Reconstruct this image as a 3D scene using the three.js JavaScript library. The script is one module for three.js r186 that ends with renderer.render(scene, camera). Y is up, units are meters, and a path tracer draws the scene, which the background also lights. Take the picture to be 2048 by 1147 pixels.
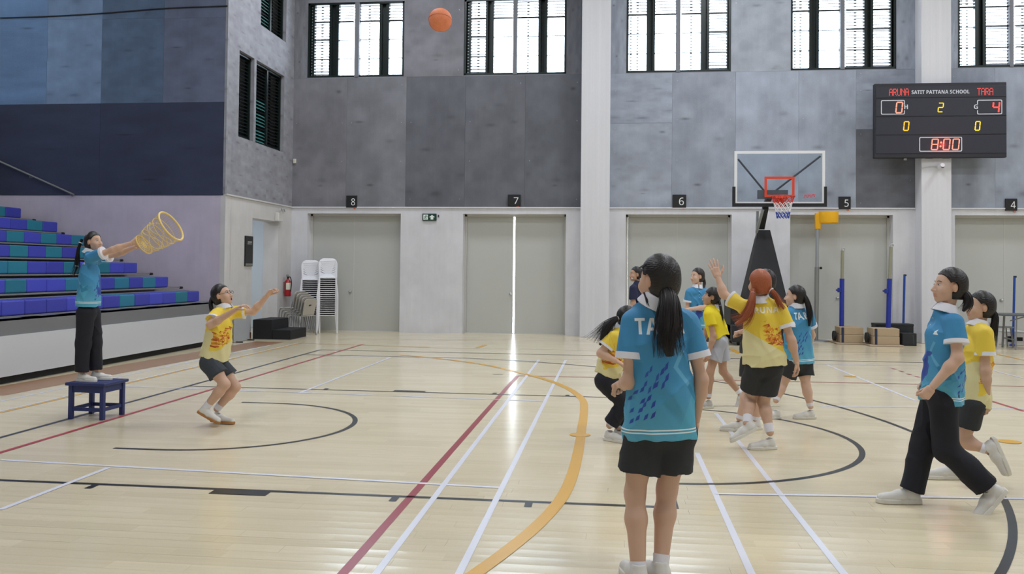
import * as THREE from 'three';
import { mergeGeometries, mergeVertices } from 'three/addons/utils/BufferGeometryUtils.js';
import { RoundedBoxGeometry } from 'three/addons/geometries/RoundedBoxGeometry.js';
import { RectAreaLightUniformsLib } from 'three/addons/lights/RectAreaLightUniformsLib.js';
import { FontLoader } from 'three/addons/loaders/FontLoader.js';

// ---------------------------------------------------------------- camera, sky, lamps, exposure
// World: x along the basketball court from the left end line, z = minus the distance from the near lane line, y up, metres.
const scene = new THREE.Scene();
const renderer = new THREE.WebGLRenderer();
renderer.toneMapping = THREE.LinearToneMapping;
renderer.toneMappingExposure = 1.0;
renderer.shadowMap.enabled = true;
const W = 2048, H = 1147, F = 1741.19, CX = 1024, CY = 497.17;
const camera = new THREE.PerspectiveCamera(2 * Math.atan(H / 2 / F) * 180 / Math.PI, W / H, 0.05, 200);
camera.rotation.order = 'YXZ';
camera.position.set(5.3582, 1.5433, 5.7649);
camera.rotation.set(0.0229, 0.1147, 0.0101);
camera.setViewOffset(W, H, 0, H / 2 - CY, W, H);      // shifted lens, as in the photograph
camera.updateMatrixWorld(true);
scene.add(camera);
scene.background = new THREE.Color().setRGB(0.86, 0.95, 1.06);
scene.backgroundIntensity = 13;
RectAreaLightUniformsLib.init();
const LAMP_LEVEL = 28.5, LAMP_COLOR = [0.95, 0.985, 1.06];
const LAMPS = [];
for (const x of [0.6, 8.2, 15.8, 23.4]) for (const z of [-11.2, -4.2, 2.8]) LAMPS.push([x, 9.6, z]);

// pixel of the 2048 x 1147 photograph -> point on a plane of the place
function ray(px, py) {
  return new THREE.Vector3((px - CX) / F, -(py - CY) / F, -1).applyQuaternion(camera.quaternion);
}
const CP = camera.position;
function onZ(px, py, z) { const d = ray(px, py), t = (z - CP.z) / d.z; return new THREE.Vector3(CP.x + t * d.x, CP.y + t * d.y, z); }
function onX(px, py, x) { const d = ray(px, py), t = (x - CP.x) / d.x; return new THREE.Vector3(x, CP.y + t * d.y, CP.z + t * d.z); }
function onY(px, py, y = 0) { const d = ray(px, py), t = (y - CP.y) / d.y; return new THREE.Vector3(CP.x + t * d.x, y, CP.z + t * d.z); }

// ---------------------------------------------------------------- small helpers
let seed = 20240611;
function rnd() { seed = (seed + 0x6D2B79F5) | 0; let t = Math.imul(seed ^ seed >>> 15, 1 | seed); t = t + Math.imul(t ^ t >>> 7, 61 | t) ^ t; return ((t ^ t >>> 14) >>> 0) / 4294967296; }
const rr = (a, b) => a + (b - a) * rnd();
const clamp = (x, a, b) => Math.max(a, Math.min(b, x));
const lerp = (a, b, t) => a + (b - a) * t;
const smooth = (a, b, x) => { const t = clamp((x - a) / (b - a), 0, 1); return t * t * (3 - 2 * t); };
const V3 = (x, y, z) => new THREE.Vector3(x, y, z);
const used = new Map();
function numbered(n) { const k = used.get(n) ?? 0; used.set(n, k + 1); return k ? n + '_' + String(k).padStart(3, '0') : n; }
function lit(o) { o.castShadow = o.receiveShadow = true; return o; }
function group(name, label, category, pos, grp) {
  const g = new THREE.Group(); g.name = numbered(name); if (pos) g.position.copy(pos);
  g.userData = { label, category }; if (grp) g.userData.group = grp; scene.add(g); return g;
}
function setting(name, label) { const g = new THREE.Group(); g.name = name; g.userData = { kind: 'structure', label, category: name.split('_')[0] }; scene.add(g); return g; }
function part(name, geo, mat, parent, label) {
  const m = lit(new THREE.Mesh(geo, mat)); m.name = name; if (label) m.userData.label = label; parent.add(m); return m;
}
const UNIT = new THREE.BoxGeometry(1, 1, 1);
// axis aligned box from min and max corners; uv in metres
function box(x0, x1, y0, y1, z0, z1) {
  const g = new THREE.BoxGeometry(Math.abs(x1 - x0), Math.abs(y1 - y0), Math.abs(z1 - z0)).translate((x0 + x1) / 2, (y0 + y1) / 2, (z0 + z1) / 2);
  return metreUV(g);
}
function rbox(w, h, d, r, x = 0, y = 0, z = 0, seg = 2) { return new RoundedBoxGeometry(w, h, d, seg, Math.min(r, w / 2.01, h / 2.01, d / 2.01)).translate(x, y, z); }
function metreUV(g) {
  const p = g.attributes.position, n = g.attributes.normal, uv = new Float32Array(p.count * 2);
  for (let i = 0; i < p.count; i++) {
    const ax = Math.abs(n.getX(i)), ay = Math.abs(n.getY(i)), az = Math.abs(n.getZ(i));
    if (ay >= ax && ay >= az) { uv[2 * i] = p.getX(i); uv[2 * i + 1] = p.getZ(i); }
    else if (ax >= az) { uv[2 * i] = p.getZ(i); uv[2 * i + 1] = p.getY(i); }
    else { uv[2 * i] = p.getX(i); uv[2 * i + 1] = p.getY(i); }
  }
  g.setAttribute('uv', new THREE.BufferAttribute(uv, 2)); return g;
}
function tube(points, r, seg = 24, rad = 8, closed = false) { return new THREE.TubeGeometry(new THREE.CatmullRomCurve3(points, closed), seg, r, rad, closed); }
function rod(a, b, r, r2 = r, rad = 10) {
  const d = b.clone().sub(a), g = new THREE.CylinderGeometry(r2, r, d.length(), rad);
  g.translate(0, d.length() / 2, 0).applyQuaternion(new THREE.Quaternion().setFromUnitVectors(V3(0, 1, 0), d.normalize())).translate(a.x, a.y, a.z); return g;
}
function merged(list) { return mergeGeometries(list.map((g) => { const q = g.index ? g.toNonIndexed() : g; for (const k of Object.keys(q.attributes)) if (!['position', 'normal', 'uv'].includes(k)) q.deleteAttribute(k); return q; })); }
function bar(a, b, w, t) {                            // square bar between two points
  const d = b.clone().sub(a), g = new THREE.BoxGeometry(w, d.length(), t);
  g.translate(0, d.length() / 2, 0).applyQuaternion(new THREE.Quaternion().setFromUnitVectors(V3(0, 1, 0), d.clone().normalize())).translate(a.x, a.y, a.z); return g;
}
// ---------------------------------------------------------------- noise and textures
function hash2(x, y) { let h = Math.imul(x | 0, 374761393) + Math.imul(y | 0, 668265263) | 0; h = Math.imul(h ^ h >>> 13, 1274126177); return ((h ^ h >>> 16) >>> 0) / 4294967296; }
function vnoise(x, y, px = 1 << 20, py = 1 << 20) {
  const x0 = Math.floor(x), y0 = Math.floor(y), fx = x - x0, fy = y - y0, u = fx * fx * (3 - 2 * fx), v = fy * fy * (3 - 2 * fy);
  const m = (a, n) => ((a % n) + n) % n, a = m(x0, px), b = m(x0 + 1, px), c = m(y0, py), d = m(y0 + 1, py);
  return lerp(lerp(hash2(a, c), hash2(b, c), u), lerp(hash2(a, d), hash2(b, d), u), v);
}
function fbm(x, y, oct, px, py) { let s = 0, a = 0.5, k = 1; for (let i = 0; i < oct; i++) { s += a * vnoise(x * k + i * 17.3, y * k + i * 9.1, px ? px * k : undefined, py ? py * k : undefined); a *= 0.5; k *= 2; } return s / (1 - Math.pow(0.5, oct)); }
function dataTex(w, h, fn, srgb = true) {
  const d = new Uint8Array(w * h * 4);
  for (let j = 0; j < h; j++) for (let i = 0; i < w; i++) { const c = fn(i, j); const o = 4 * (j * w + i); d[o] = clamp(c[0], 0, 255); d[o + 1] = clamp(c[1], 0, 255); d[o + 2] = clamp(c[2], 0, 255); d[o + 3] = 255; }
  const t = new THREE.DataTexture(d, w, h); t.wrapS = t.wrapT = THREE.RepeatWrapping; t.magFilter = t.minFilter = THREE.LinearFilter;
  if (srgb) t.colorSpace = THREE.SRGBColorSpace; t.needsUpdate = true; return t;
}
function canvasTex(w, h, draw) {
  const c = document.createElement('canvas'); c.width = w; c.height = h; draw(c.getContext('2d'), w, h);
  const t = new THREE.CanvasTexture(c); t.colorSpace = THREE.SRGBColorSpace; return t;
}
const std = (color, roughness = 0.6, metalness = 0, extra = {}) => new THREE.MeshStandardMaterial({ color, roughness, metalness, ...extra });

// ---------------------------------------------------------------- materials
const plasterTex = dataTex(512, 512, (i, j) => { const n = fbm(i / 64, j / 64, 4, 8, 8) - 0.5, f = hash2(i, j) - 0.5, s = fbm(i / 16, j / 128, 3, 32, 4) - 0.5; const v = 232 + n * 16 + f * 5 + s * 8; return [v, v, v]; });
plasterTex.repeat.set(0.4, 0.4);
const panelTexOf = (k) => dataTex(256, 512, (i, j) => {
  let v = 205 + (fbm(i / 60 + 31 * k, j / 60, 3) - 0.5) * 44 + (fbm(i / 9 + 7 * k, j / 120, 3) - 0.5) * 7 + (hash2(i + 999 * k, j) - 0.5) * 12;
  for (let s = 0; s < 5; s++) { const cx = hash2(s, 77 + k) * 256, cy = hash2(s + 9, 55 + k) * 512, a = 10 + 14 * hash2(s, k), b = 4 + 6 * hash2(k, s); const e = ((i - cx) / a) ** 2 + ((j - cy) / b) ** 2; if (e < 6) v -= 55 * Math.exp(-e) * hash2(s + 3, k + 8); }
  return [v, v, v];
});
const panelTex = [0, 1, 2, 3].map(panelTexOf);
const M = {
  white: std(0xeeeff4, 0.8, 0, { map: plasterTex }),
  whiteWarm: std(0xe2e0de, 0.8, 0, { map: plasterTex }),
  lilac: std(0xdcd2e2, 0.85, 0, { map: plasterTex }),
  door: std(0xc0c2bd, 0.55),
  doorFrame: std(0xc9c8c3, 0.6),
  ceiling: std(0xd0d2d6, 0.9),
  outerWall: std(0xd2d2d4, 0.9),
  frame: std(0x14211f, 0.4, 0.2),
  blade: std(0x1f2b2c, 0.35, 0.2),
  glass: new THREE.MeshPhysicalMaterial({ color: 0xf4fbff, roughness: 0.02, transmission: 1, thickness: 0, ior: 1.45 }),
  steel: std(0xc3c5c6, 0.3, 0.9),
  greyMetal: std(0x8c8e8d, 0.45, 0.6),
  black: std(0x16171a, 0.7),
  blackPad: std(0x15171b, 0.55),
  blackPlastic: std(0x1a1b1f, 0.5),
  wood: std(0x8a5c3c, 0.6),
};
// ================================================================ the hall
const ZB = -14.6, ZD = -14.92, ZP = -14.2, XL = -2.38, ZA = -10.95, CEIL = 10.4;
const XR = 31, ZF = 11, XA = -9.2;
const GREY = onZ(1330, 417, ZB).y, SILL = onZ(1525, 141, ZB).y, HEAD = onZ(700, 4, ZB).y, DOORTOP = onZ(1000, 429, ZD).y;
const xB = (px, py, z = ZB) => onZ(px, py, z).x;

// ---- floor: slab, boards that can be told apart close by, painted court lines
const floorTex = dataTex(1024, 1024, (i, j) => {
  const row = Math.floor(j / 25.6), off = Math.floor(hash2(row, 5) * 1024), k = Math.floor(((i + off) % 1024) / 256), id = hash2(row * 7 + 1, k + row * 13);
  const g = fbm(i / 90 + id * 50, j / 4, 3) - 0.5, c = fbm(i / 128, j / 128, 3, 8, 8) - 0.5, f = hash2(i, j) - 0.5;
  const v = (id - 0.5) * 8 + g * 9 + c * 9 + f * 4, e = (j % 25.6) < 1 ? -4 : 0;
  return [226 + v + e, 213 + v * 1.05 + e, 182 + v * 1.1 + e];
});
const FLOOR_ROUGH = 0.19;
const floorMat = std(0xffffff, FLOOR_ROUGH, 0, { map: floorTex });
floorTex.repeat.set(1 / 4.8, 1 / 4.8);
const floor = setting('floor', 'pale maple sports floor with painted court lines');
const PZ0 = -0.6, PZ1 = 2.28, PX0 = 1.2, PX1 = 10.8;      // zone laid board by board
{
  const slab = (x0, x1, z0, z1, top) => box(x0, x1, -0.3, top, z0, z1);
  part('floor_slab', merged([slab(XA - 0.3, XR + 0.3, -15.6, PZ0, 0), slab(XA - 0.3, XR + 0.3, PZ1, ZF + 0.3, 0), slab(XA - 0.3, PX0, PZ0, PZ1, 0), slab(PX1, XR + 0.3, PZ0, PZ1, 0), slab(PX0, PX1, PZ0, PZ1, -0.022)]), floorMat, floor);
  const tones = [0, 1, 2, 3, 4].map((k) => std(new THREE.Color().setHSL(0.11 + 0.004 * (k % 3), 0.06, 0.985 - 0.009 * k), FLOOR_ROUGH - 0.03 + 0.012 * k, 0, { map: floorTex }));
  const rows = Math.round((PZ1 - PZ0) / 0.12);
  for (let r = 0; r < rows; r++) {
    let x = PX0; const z = PZ0 + r * 0.12;
    while (x < PX1 - 1e-6) {
      let w = x === PX0 ? rr(0.4, 1.2) : 1.2; if (x + w > PX1 - 0.3) w = PX1 - x;
      const g = new THREE.BoxGeometry(w - 0.0008, 0.02, 0.1194, 1, 1, 6), gp = g.attributes.position, gn = g.attributes.normal, cup = rr(0.0004, 0.0009);
      for (let q = 0; q < gp.count; q++) if (gn.getY(q) > 0.5) { const t = gp.getZ(q) / 0.0597; gp.setY(q, gp.getY(q) - cup * (1 - t * t)); const sl = 2 * cup * t / 0.0597, nl = Math.hypot(1, sl); gn.setXYZ(q, 0, 1 / nl, -sl / nl); }   // boards slightly cupped
      const m = new THREE.Matrix4().makeRotationFromEuler(new THREE.Euler(rr(-1, 1) * 0.0035, 0, rr(-1, 1) * 0.0004)).setPosition(x + w / 2, -0.0102, z + 0.06);
      g.applyMatrix4(m); metreUV(g);
      part('plank', g, tones[Math.floor(rnd() * 5)], floor); x += w;
    }
  }
}
const paint = { white: std(0xe3e4ee, 0.3), black: std(0x23252a, 0.3), red: std(0x9c3440, 0.3), brightRed: std(0xb5404a, 0.3), amber: std(0xdda93a, 0.3), navy: std(0x333a4b, 0.3), brown: std(0xa07a5c, 0.35) };
let lineLevel = 0;
function stripe(pts, w, mat, label, closed = false) {         // painted band along a floor polyline
  const top = 0.0012 + (lineLevel++ % 9) * 0.00022, n = pts.length, pos = [], idx = [], nor = [];
  for (let i = 0; i < n; i++) {
    const a = pts[closed ? (i - 1 + n) % n : Math.max(0, i - 1)], b = pts[closed ? (i + 1) % n : Math.min(n - 1, i + 1)];
    const d = V3(b.x - a.x, 0, b.z - a.z).normalize(), q = V3(-d.z, 0, d.x).multiplyScalar(w / 2);
    pos.push(pts[i].x - q.x, top, pts[i].z - q.z, pts[i].x + q.x, top, pts[i].z + q.z); nor.push(0, 1, 0, 0, 1, 0);
  }
  for (let i = 0; i < (closed ? n : n - 1); i++) { const a = 2 * i, b = 2 * ((i + 1) % n); idx.push(a, a + 1, b, b, a + 1, b + 1); }
  const g = new THREE.BufferGeometry(); g.setAttribute('position', new THREE.Float32BufferAttribute(pos, 3)); g.setAttribute('normal', new THREE.Float32BufferAttribute(nor, 3)); g.setAttribute('uv', new THREE.Float32BufferAttribute(new Float32Array(pos.length / 3 * 2), 2)); g.setIndex(idx);
  return part('court_line', g, mat, floor, label);
}
const P2 = (x, z) => V3(x, 0, z);
const arc = (cx, cz, r, a0, a1, n = 48) => Array.from({ length: n + 1 }, (_, i) => { const a = a0 + (a1 - a0) * i / n; return P2(cx + r * Math.cos(a), cz - r * Math.sin(a)); });
const px2 = (list) => list.map(([x, y]) => onY(x, y));
{ // basketball lane, circles and three-point line (black / navy)
  const K = paint.black;
  stripe([P2(0, -0.025), P2(5.8, -0.025)], 0.05, K); stripe([P2(0, -4.875), P2(5.8, -4.875)], 0.05, K);
  stripe([P2(5.775, 0), P2(5.775, -4.9)], 0.05, K);
  for (const [u0, u1] of [[1.75, 1.80], [2.65, 3.05], [3.90, 3.95], [4.80, 4.85]]) { stripe([P2(u0, 0.05), P2(u1, 0.05)], 0.1, K); stripe([P2(u0, -4.95), P2(u1, -4.95)], 0.1, K); }
  stripe(arc(5.775, -2.45, 1.775, -Math.PI / 2, Math.PI / 2), 0.05, K);
  stripe([P2(1.2, -1.175), ...arc(1.575, -2.45, 1.275, -Math.PI / 2, Math.PI / 2), P2(1.2, -3.725)], 0.05, K);
  const a = Math.asin(6.6 / 6.725), e = 1.575 + 6.725 * Math.cos(a);
  stripe([P2(0, 4.15), P2(e, 4.15), ...arc(1.575, -2.45, 6.725, -a, a, 96), P2(e, -9.05), P2(0, -9.05)], 0.05, K);
  stripe([P2(-0.025, 5.05), P2(-0.025, -9.97)], 0.05, paint.navy); stripe([P2(-0.025, -9.97), P2(28, -9.97)], 0.05, K); stripe([P2(13.975, 5), P2(13.975, -9.97)], 0.05, K);
}
{ // volleyball / handball red lines, badminton white lines, amber goal circle
  const red0 = onY(0, 902).x * 0.5 + onY(730, 688).x * 0.5;
  stripe([P2(red0, 2), P2(red0, onY(730, 688).z)], 0.05, paint.brightRed);
  const cr = onY(1035, 751), cn = onY(700, 1130);
  stripe([P2(cn.x + (cn.x - cr.x) * 0.2, cn.z + (cn.z - cr.z) * 0.2), cr], 0.055, paint.red);
  stripe([cr, P2(28, onY(1900, 752).z * 0.5 + cr.z * 0.5)], 0.05, paint.red);
  for (const [a, b] of [[[1077, 720], [752, 1147]], [[1131, 720], [918, 1147]]]) { const p = onY(...a), q = onY(...b); stripe([p, P2(q.x + (q.x - p.x) * 0.15, q.z + (q.z - p.z) * 0.15)], 0.042, paint.white); }
  for (const [a, b] of [[[0, 919], [1005, 975]], [[0, 1019], [216, 935]], [[240, 772], [1090, 802]], [[782, 714], [598, 786]], [[1430, 987], [2048, 997]], [[1394, 905], [1503, 1147]], [[1432, 826], [1688, 1147]], [[1654, 729], [1832, 801]], [[640, 711], [1075, 721]], [[1640, 812], [2048, 817]], [[1090, 718], [1520, 722]], [[1985, 740], [2048, 756]], [[1590, 727], [1850, 731]], [[1420, 811], [1560, 811]]]) {
    let p = onY(...a), q = onY(...b);
    if (b[1] > 1140) q = P2(q.x + (q.x - p.x) * 0.3, q.z + (q.z - p.z) * 0.3);
    stripe([p, q], 0.042, paint.white);
  }
  stripe([onY(0, 802), onY(540, 690)], 0.045, paint.white); stripe([onY(0, 825), onY(600, 686)], 0.05, paint.amber); stripe([onY(0, 822), onY(596, 685.4)], 0.03, paint.white);
  stripe([onY(600, 686), onY(860, 694)], 0.05, paint.amber);
  stripe([onY(955, 695), onY(972, 689)], 0.09, paint.amber); stripe([onY(1462, 697), onY(1478, 706)], 0.09, paint.amber);
  stripe([onY(1990, 707), onY(2048, 720)], 0.06, paint.amber);
  const c = new THREE.CatmullRomCurve3(px2([[800, 709], [870, 716], [930, 723], [985, 732], [1040, 745], [1080, 755], [1120, 769], [1150, 785], [1166, 801], [1168.5, 815], [1163, 860], [1156, 905], [1142, 957], [1120, 1000], [1075, 1050], [1020, 1096], [950, 1147], [900, 1180]]));
  stripe(c.getPoints(120), 0.088, paint.amber);
  for (const [x, y, r] of [[1160, 869, 0.1], [2019, 883, 0.1], [1700, 752, 0.09]]) {
    const p = onY(x, y), g = new THREE.CircleGeometry(r, 24).rotateX(-Math.PI / 2).translate(p.x, 0.0034, p.z); part('court_marker', g, paint.amber, floor);
  }
  stripe([onY(986, 748), onY(1006, 748.5)], 0.03, paint.navy);
  stripe([onY(400, 675), onY(1190, 682)], 0.02, paint.brown); stripe([onY(800, 694), onY(1190, 700)], 0.02, paint.brown); stripe([onY(1220, 700), onY(2040, 706)], 0.02, paint.brown);
  for (const [x, y] of [[1784, 736], [1799, 741], [1815, 747], [1831, 752], [1847, 757]]) { const p = onY(x, y), q = onY(x + 7, y + 2.2); stripe([p, q], 0.045, paint.red); }
  stripe([onY(1955, 793), onY(2048, 822)], 0.05, paint.brightRed);
  // brown apron along the bleachers
  stripe([onY(-40, 789), onY(540, 683)], 0.62, paint.brown, 'brown painted apron along the bleachers');
}

// ---- back wall: white piers, door recesses, grey boarding, windows with louvres
const wallBack = setting('wall_back', 'back wall with white piers below and grey panel boarding above');
const doorPx = [[613, 800, 708, 8], [925, 1131, 1028, 7], [1251, 1463, 1354, 6], [1580, 1786, 1681, 5], [1910, 2106, 2008, 4]];
const winPx = [[615, 808, [[631, 660], [679, 707], [719, 760], [779, 806]], 709, 718], [928, 1133, [[943, 972], [988, 1025], [1036, 1077], [1095, 1130]], 1026, 1034], [1253, 1462, [[1257, 1293], [1310, 1351], [1363, 1401], [1418, 1453]], 1352, 1361], [1582, 1793, [[1584, 1617], [1637, 1679], [1692, 1727], [1745, 1779]], 1681, 1690], [1916, 2110, [[1918, 1948], [1970, 2016], [2030, 2058], [2070, 2100]], 2020, 2028]];
const DX = doorPx.map(([a, b, c]) => [xB(a, 550), xB(b, 550), xB(c, 550, ZD)]);
const WX = winPx.map(([a, b]) => [xB(a, 75), xB(b, 75)]);
{
  const parts = []; let x = XL - 0.5;
  for (const [a, b] of DX) { parts.push(box(x, a, 0, GREY, ZB, ZB - 0.55)); parts.push(box(a, b, DOORTOP, GREY, ZB, ZB - 0.55)); x = b; }
  parts.push(box(x, XR + 0.3, 0, GREY, ZB, ZB - 0.55));
  parts.push(box(XL - 0.5, XR + 0.3, GREY, GREY + 0.03, ZB + 0.035, ZB - 0.5));
  part('plaster_wall', merged(parts), M.white, wallBack);
  const up = []; x = XL - 0.5; const zf = ZB - 0.02, zb = ZB - 0.5;
  up.push(box(x, XR + 0.3, GREY + 0.03, SILL, zf, zb), box(x, XR + 0.3, HEAD, CEIL + 0.2, zf, zb));
  for (const [a, b] of WX) { up.push(box(x, a, SILL, HEAD, zf, zb)); x = b; }
  up.push(box(x, XR + 0.3, SILL, HEAD, zf, zb));
  part('upper_wall', merged(up), std(0x8c8e96, 0.9), wallBack);
}
const panelMats = [];
for (let k = 0; k < 12; k++) { const t = k % 4, warm = [0x9c9ca4, 0x7e818a, 0x9a9ca4, 0x82858e, 0xc4cddc, 0xc8d2e4, 0xbac3d2, 0xc4ccd8, 0x7e828b, 0xc2ccdd, 0xc8d2e0, 0xb4bccb][k]; panelMats.push(std(warm, 0.78, 0, { map: panelTex[t] })); }
const screwGeo = new THREE.CylinderGeometry(0.008, 0.008, 0.006, 8).rotateX(Math.PI / 2);
function panelOn(parent, x0, x1, y0, y1, z, mat, screws = true, axis = 'z') {
  const w = x1 - x0 - 0.0024, h = y1 - y0 - 0.0024, g = rbox(w, h, 0.018, 0.0012, 0, 0, 0, 1);
  const m = part('wall_panel', g, mat, parent); const j = rr(-0.002, 0.002);
  if (axis === 'z') m.position.set((x0 + x1) / 2, (y0 + y1) / 2, z + j); else { m.rotation.y = Math.PI / 2; m.position.set(z + j, (y0 + y1) / 2, (x0 + x1) / 2); }
  if (screws) for (const sx of [-0.42, 0.42]) for (const sy of [-0.44, -0.15, 0.15, 0.44]) {
    if (rnd() < 0.45) continue; const s = part('screw', screwGeo, M.steel, parent);
    if (axis === 'z') s.position.set((x0 + x1) / 2 + sx * w, (y0 + y1) / 2 + sy * h, z + 0.012 + j); else { s.rotation.y = Math.PI / 2; s.position.set(z + 0.012 + j, (y0 + y1) / 2 + sy * h, (x0 + x1) / 2 + sx * w); }
  }
}
{
  const zp = ZB - 0.008, lo = GREY + 0.03;
  const seams = (list, y) => list.map((p) => xB(p, y));
  let k = 0;
  const lower = [seams([584, 693, 812], 280), seams([812, 930, 1050, 1163], 280), seams([1220, 1344, 1471, 1597, 1712, 1830], 280), [...seams([1900, 1990, 2100], 280), 16.2, 17.6, 19]];
  const tone = [[0, 2], [1, 3, 8], [4, 6, 5, 9, 8], [6, 9, 5, 4, 5]];
  lower.forEach((s, gi) => { for (let i = 0; i + 1 < s.length; i++) {
    if (gi === 2 && i === 4) { const ym = onZ(1770, 258, ZB).y; panelOn(wallBack, s[i], s[i + 1], lo, ym, zp, panelMats[3]); panelOn(wallBack, s[i], s[i + 1], ym, SILL - 0.02, zp, panelMats[6]); }
    else if (gi === 2 && i === 0) { const ym = onZ(1280, 246, ZB).y; panelOn(wallBack, s[i], s[i + 1], lo, ym, zp, panelMats[4]); panelOn(wallBack, s[i], s[i + 1], ym, SILL - 0.02, zp, panelMats[9]); }
    else panelOn(wallBack, s[i], s[i + 1], lo, SILL - 0.02, zp, panelMats[tone[gi][i]]);
  } });
  const top = HEAD + 0.6, mid = [[XL, WX[0][0]], [WX[0][1], WX[1][0]], [WX[1][1], xB(1163, 75)], [xB(1220, 75), WX[2][0]], [WX[2][1], WX[3][0]], [WX[3][1], xB(1832, 75)], [xB(1900, 75), WX[4][0]]];
  mid.forEach(([a, b], i) => panelOn(wallBack, a + 0.003, b - 0.003, SILL - 0.02, top, zp, panelMats[[2, 0, 3, 6, 7, 9, 4][i]], i === 1 || i === 4));
}
const tickMat = std(0x9fb0b0, 0.5);
function louvreWindow(n, [pa, pb, bays, m0, m1], [x0, x1], dark) {
  const g = setting('window_' + n, 'high louvre window in the back wall'), z = ZB - 0.12, fr = [], T = 0.05;
  fr.push(box(x0, x1, SILL, SILL + T, z - 0.06, z + 0.09), box(x0, x1, HEAD - T, HEAD, z - 0.06, z + 0.09), box(x0, x0 + T, SILL, HEAD, z - 0.06, z + 0.09), box(x1 - T, x1, SILL, HEAD, z - 0.06, z + 0.09));
  const B = bays.map(([a, b]) => [xB(a, 75, z), xB(b, 75, z)]), P = [xB(m0, 75), xB(m1, 75)];
  const edges = [x0, ...B.flat(), x1];
  for (let i = 0; i < 5; i++) { const a = edges[2 * i], b = edges[2 * i + 1]; if (i === 2 || b - a < 0.06) continue; fr.push(box(a, a + (b - a) * 0.28, SILL, HEAD, z - 0.05, z + 0.06), box(b - (b - a) * 0.3, b, SILL, HEAD, z - 0.05, z + 0.06), box(a, b, SILL, HEAD, z - 0.05, z - 0.03)); }
  part('window_frame', merged(fr), M.frame, g);
  part('centre_post', rbox(P[1] - P[0], HEAD - SILL, 0.16, 0.008, (P[0] + P[1]) / 2, (SILL + HEAD) / 2, ZB - 0.08), std(0x777a80, 0.8), g);
  const N = 24, h = (HEAD - SILL - 2 * T) / N, rails = [];
  B.forEach(([a, b], k) => {
    const bg = new THREE.BoxGeometry(b - a + 0.03, 0.012, 0.09).rotateX(-0.12), gg = new THREE.BoxGeometry(b - a + 0.03, 0.006, 0.1).rotateX(-0.16);
    for (let i = 0; i < N; i++) {
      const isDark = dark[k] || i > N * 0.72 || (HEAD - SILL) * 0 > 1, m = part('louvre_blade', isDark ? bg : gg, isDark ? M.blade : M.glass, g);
      m.position.set((a + b) / 2, SILL + T + (i + 0.5) * h, z);
    }
    for (const t of [0.25, 0.5, 0.74]) rails.push(box(a, b, SILL + (HEAD - SILL) * t, SILL + (HEAD - SILL) * t + 0.014, z - 0.05, z + 0.05));
    const ax = k % 2 ? a - 0.1 : b + 0.1;
    if (k === 1 || k === 3 || k === 0) for (let i = 0; i < N; i++) rails.length && part('louvre_clip', UNIT, tickMat, g).scale.set(0.05, 0.028, 0.012), g.children.at(-1).position.set(k === 0 ? edges[0] + 0.1 : edges[2 * k] - (edges[2 * k] - edges[2 * k - 1]) / 2 + (k === 3 ? 0.0 : 0) - 0, SILL + T + (i + 0.5) * h, z + 0.02);
  });
  part('louvre_rail', merged(rails), M.frame, g);
}
const darkBays = [[1, 0, 0, 0], [1, 0, 0, 0], [0, 0, 0, 1], [0, 0, 1, 1], [0, 1, 1, 1]];  // one glass in all bays: backlit darkness and glare put into blade colour
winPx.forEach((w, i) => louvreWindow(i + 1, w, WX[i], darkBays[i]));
// ---- doors
doorPx.forEach(([pa, pb, pc, num], i) => {
  const [a, b, c] = DX[i], g = setting('door_' + (i + 1), 'tall grey double door below number plate ' + num), gap = num === 7 ? 0.022 : 0.003, h = DOORTOP - 0.05;
  part('door_frame', merged([box(a, b, 0, 0.012, ZD - 0.05, ZD + 0.04), box(a, a + 0.05, 0, DOORTOP, ZD - 0.05, ZD + 0.06), box(b - 0.05, b, 0, DOORTOP, ZD - 0.05, ZD + 0.06), box(a, b, h, DOORTOP, ZD - 0.05, ZD + 0.06)]), M.doorFrame, g);
  const L = part('door_leaf', rbox(c - gap - a - 0.052, h - 0.01, 0.045, 0.004, (a + 0.052 + c - gap) / 2, h / 2 + 0.004, ZD), M.door, g);
  const R = part('door_leaf', rbox(b - 0.052 - c - gap, h - 0.01, 0.045, 0.004, (b - 0.052 + c + gap) / 2, h / 2 + 0.004, ZD), M.door, g);
  const kx = c - 0.075, ky = 0.95, kz = ZD + 0.022;
  part('door_knob', merged([new THREE.CylinderGeometry(0.033, 0.033, 0.012, 20).rotateX(Math.PI / 2).translate(kx, ky, kz + 0.006), new THREE.CylinderGeometry(0.012, 0.012, 0.05, 12).rotateX(Math.PI / 2).translate(kx, ky, kz + 0.03), new THREE.SphereGeometry(0.03, 18, 14).scale(1, 1, 0.8).translate(kx, ky, kz + 0.065)]), M.steel, L, 'round steel door knob');
  if (num !== 7) part('astragal', box(c - 0.012, c + 0.006, 0.01, h, ZD + 0.02, ZD + 0.028), M.doorFrame, R);
});
// ---- pillars standing proud of the back wall
function pillar(px0, px1, label) {
  const x0 = xB(px0, 300, ZP), x1 = xB(px1, 300, ZP), g = group('pillar', label, 'pillar'); g.userData.kind = 'structure';
  part('shaft', rbox(x1 - x0, CEIL + 0.1, 0.62, 0.012, (x0 + x1) / 2, (CEIL + 0.1) / 2, ZP - 0.31), M.white, g);
  return [x0, x1];
}
pillar(1162, 1220, 'square white pillar between doors 7 and 6');
const PIL2 = pillar(1843, 1903, 'square white pillar behind the scoreboard');

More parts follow.
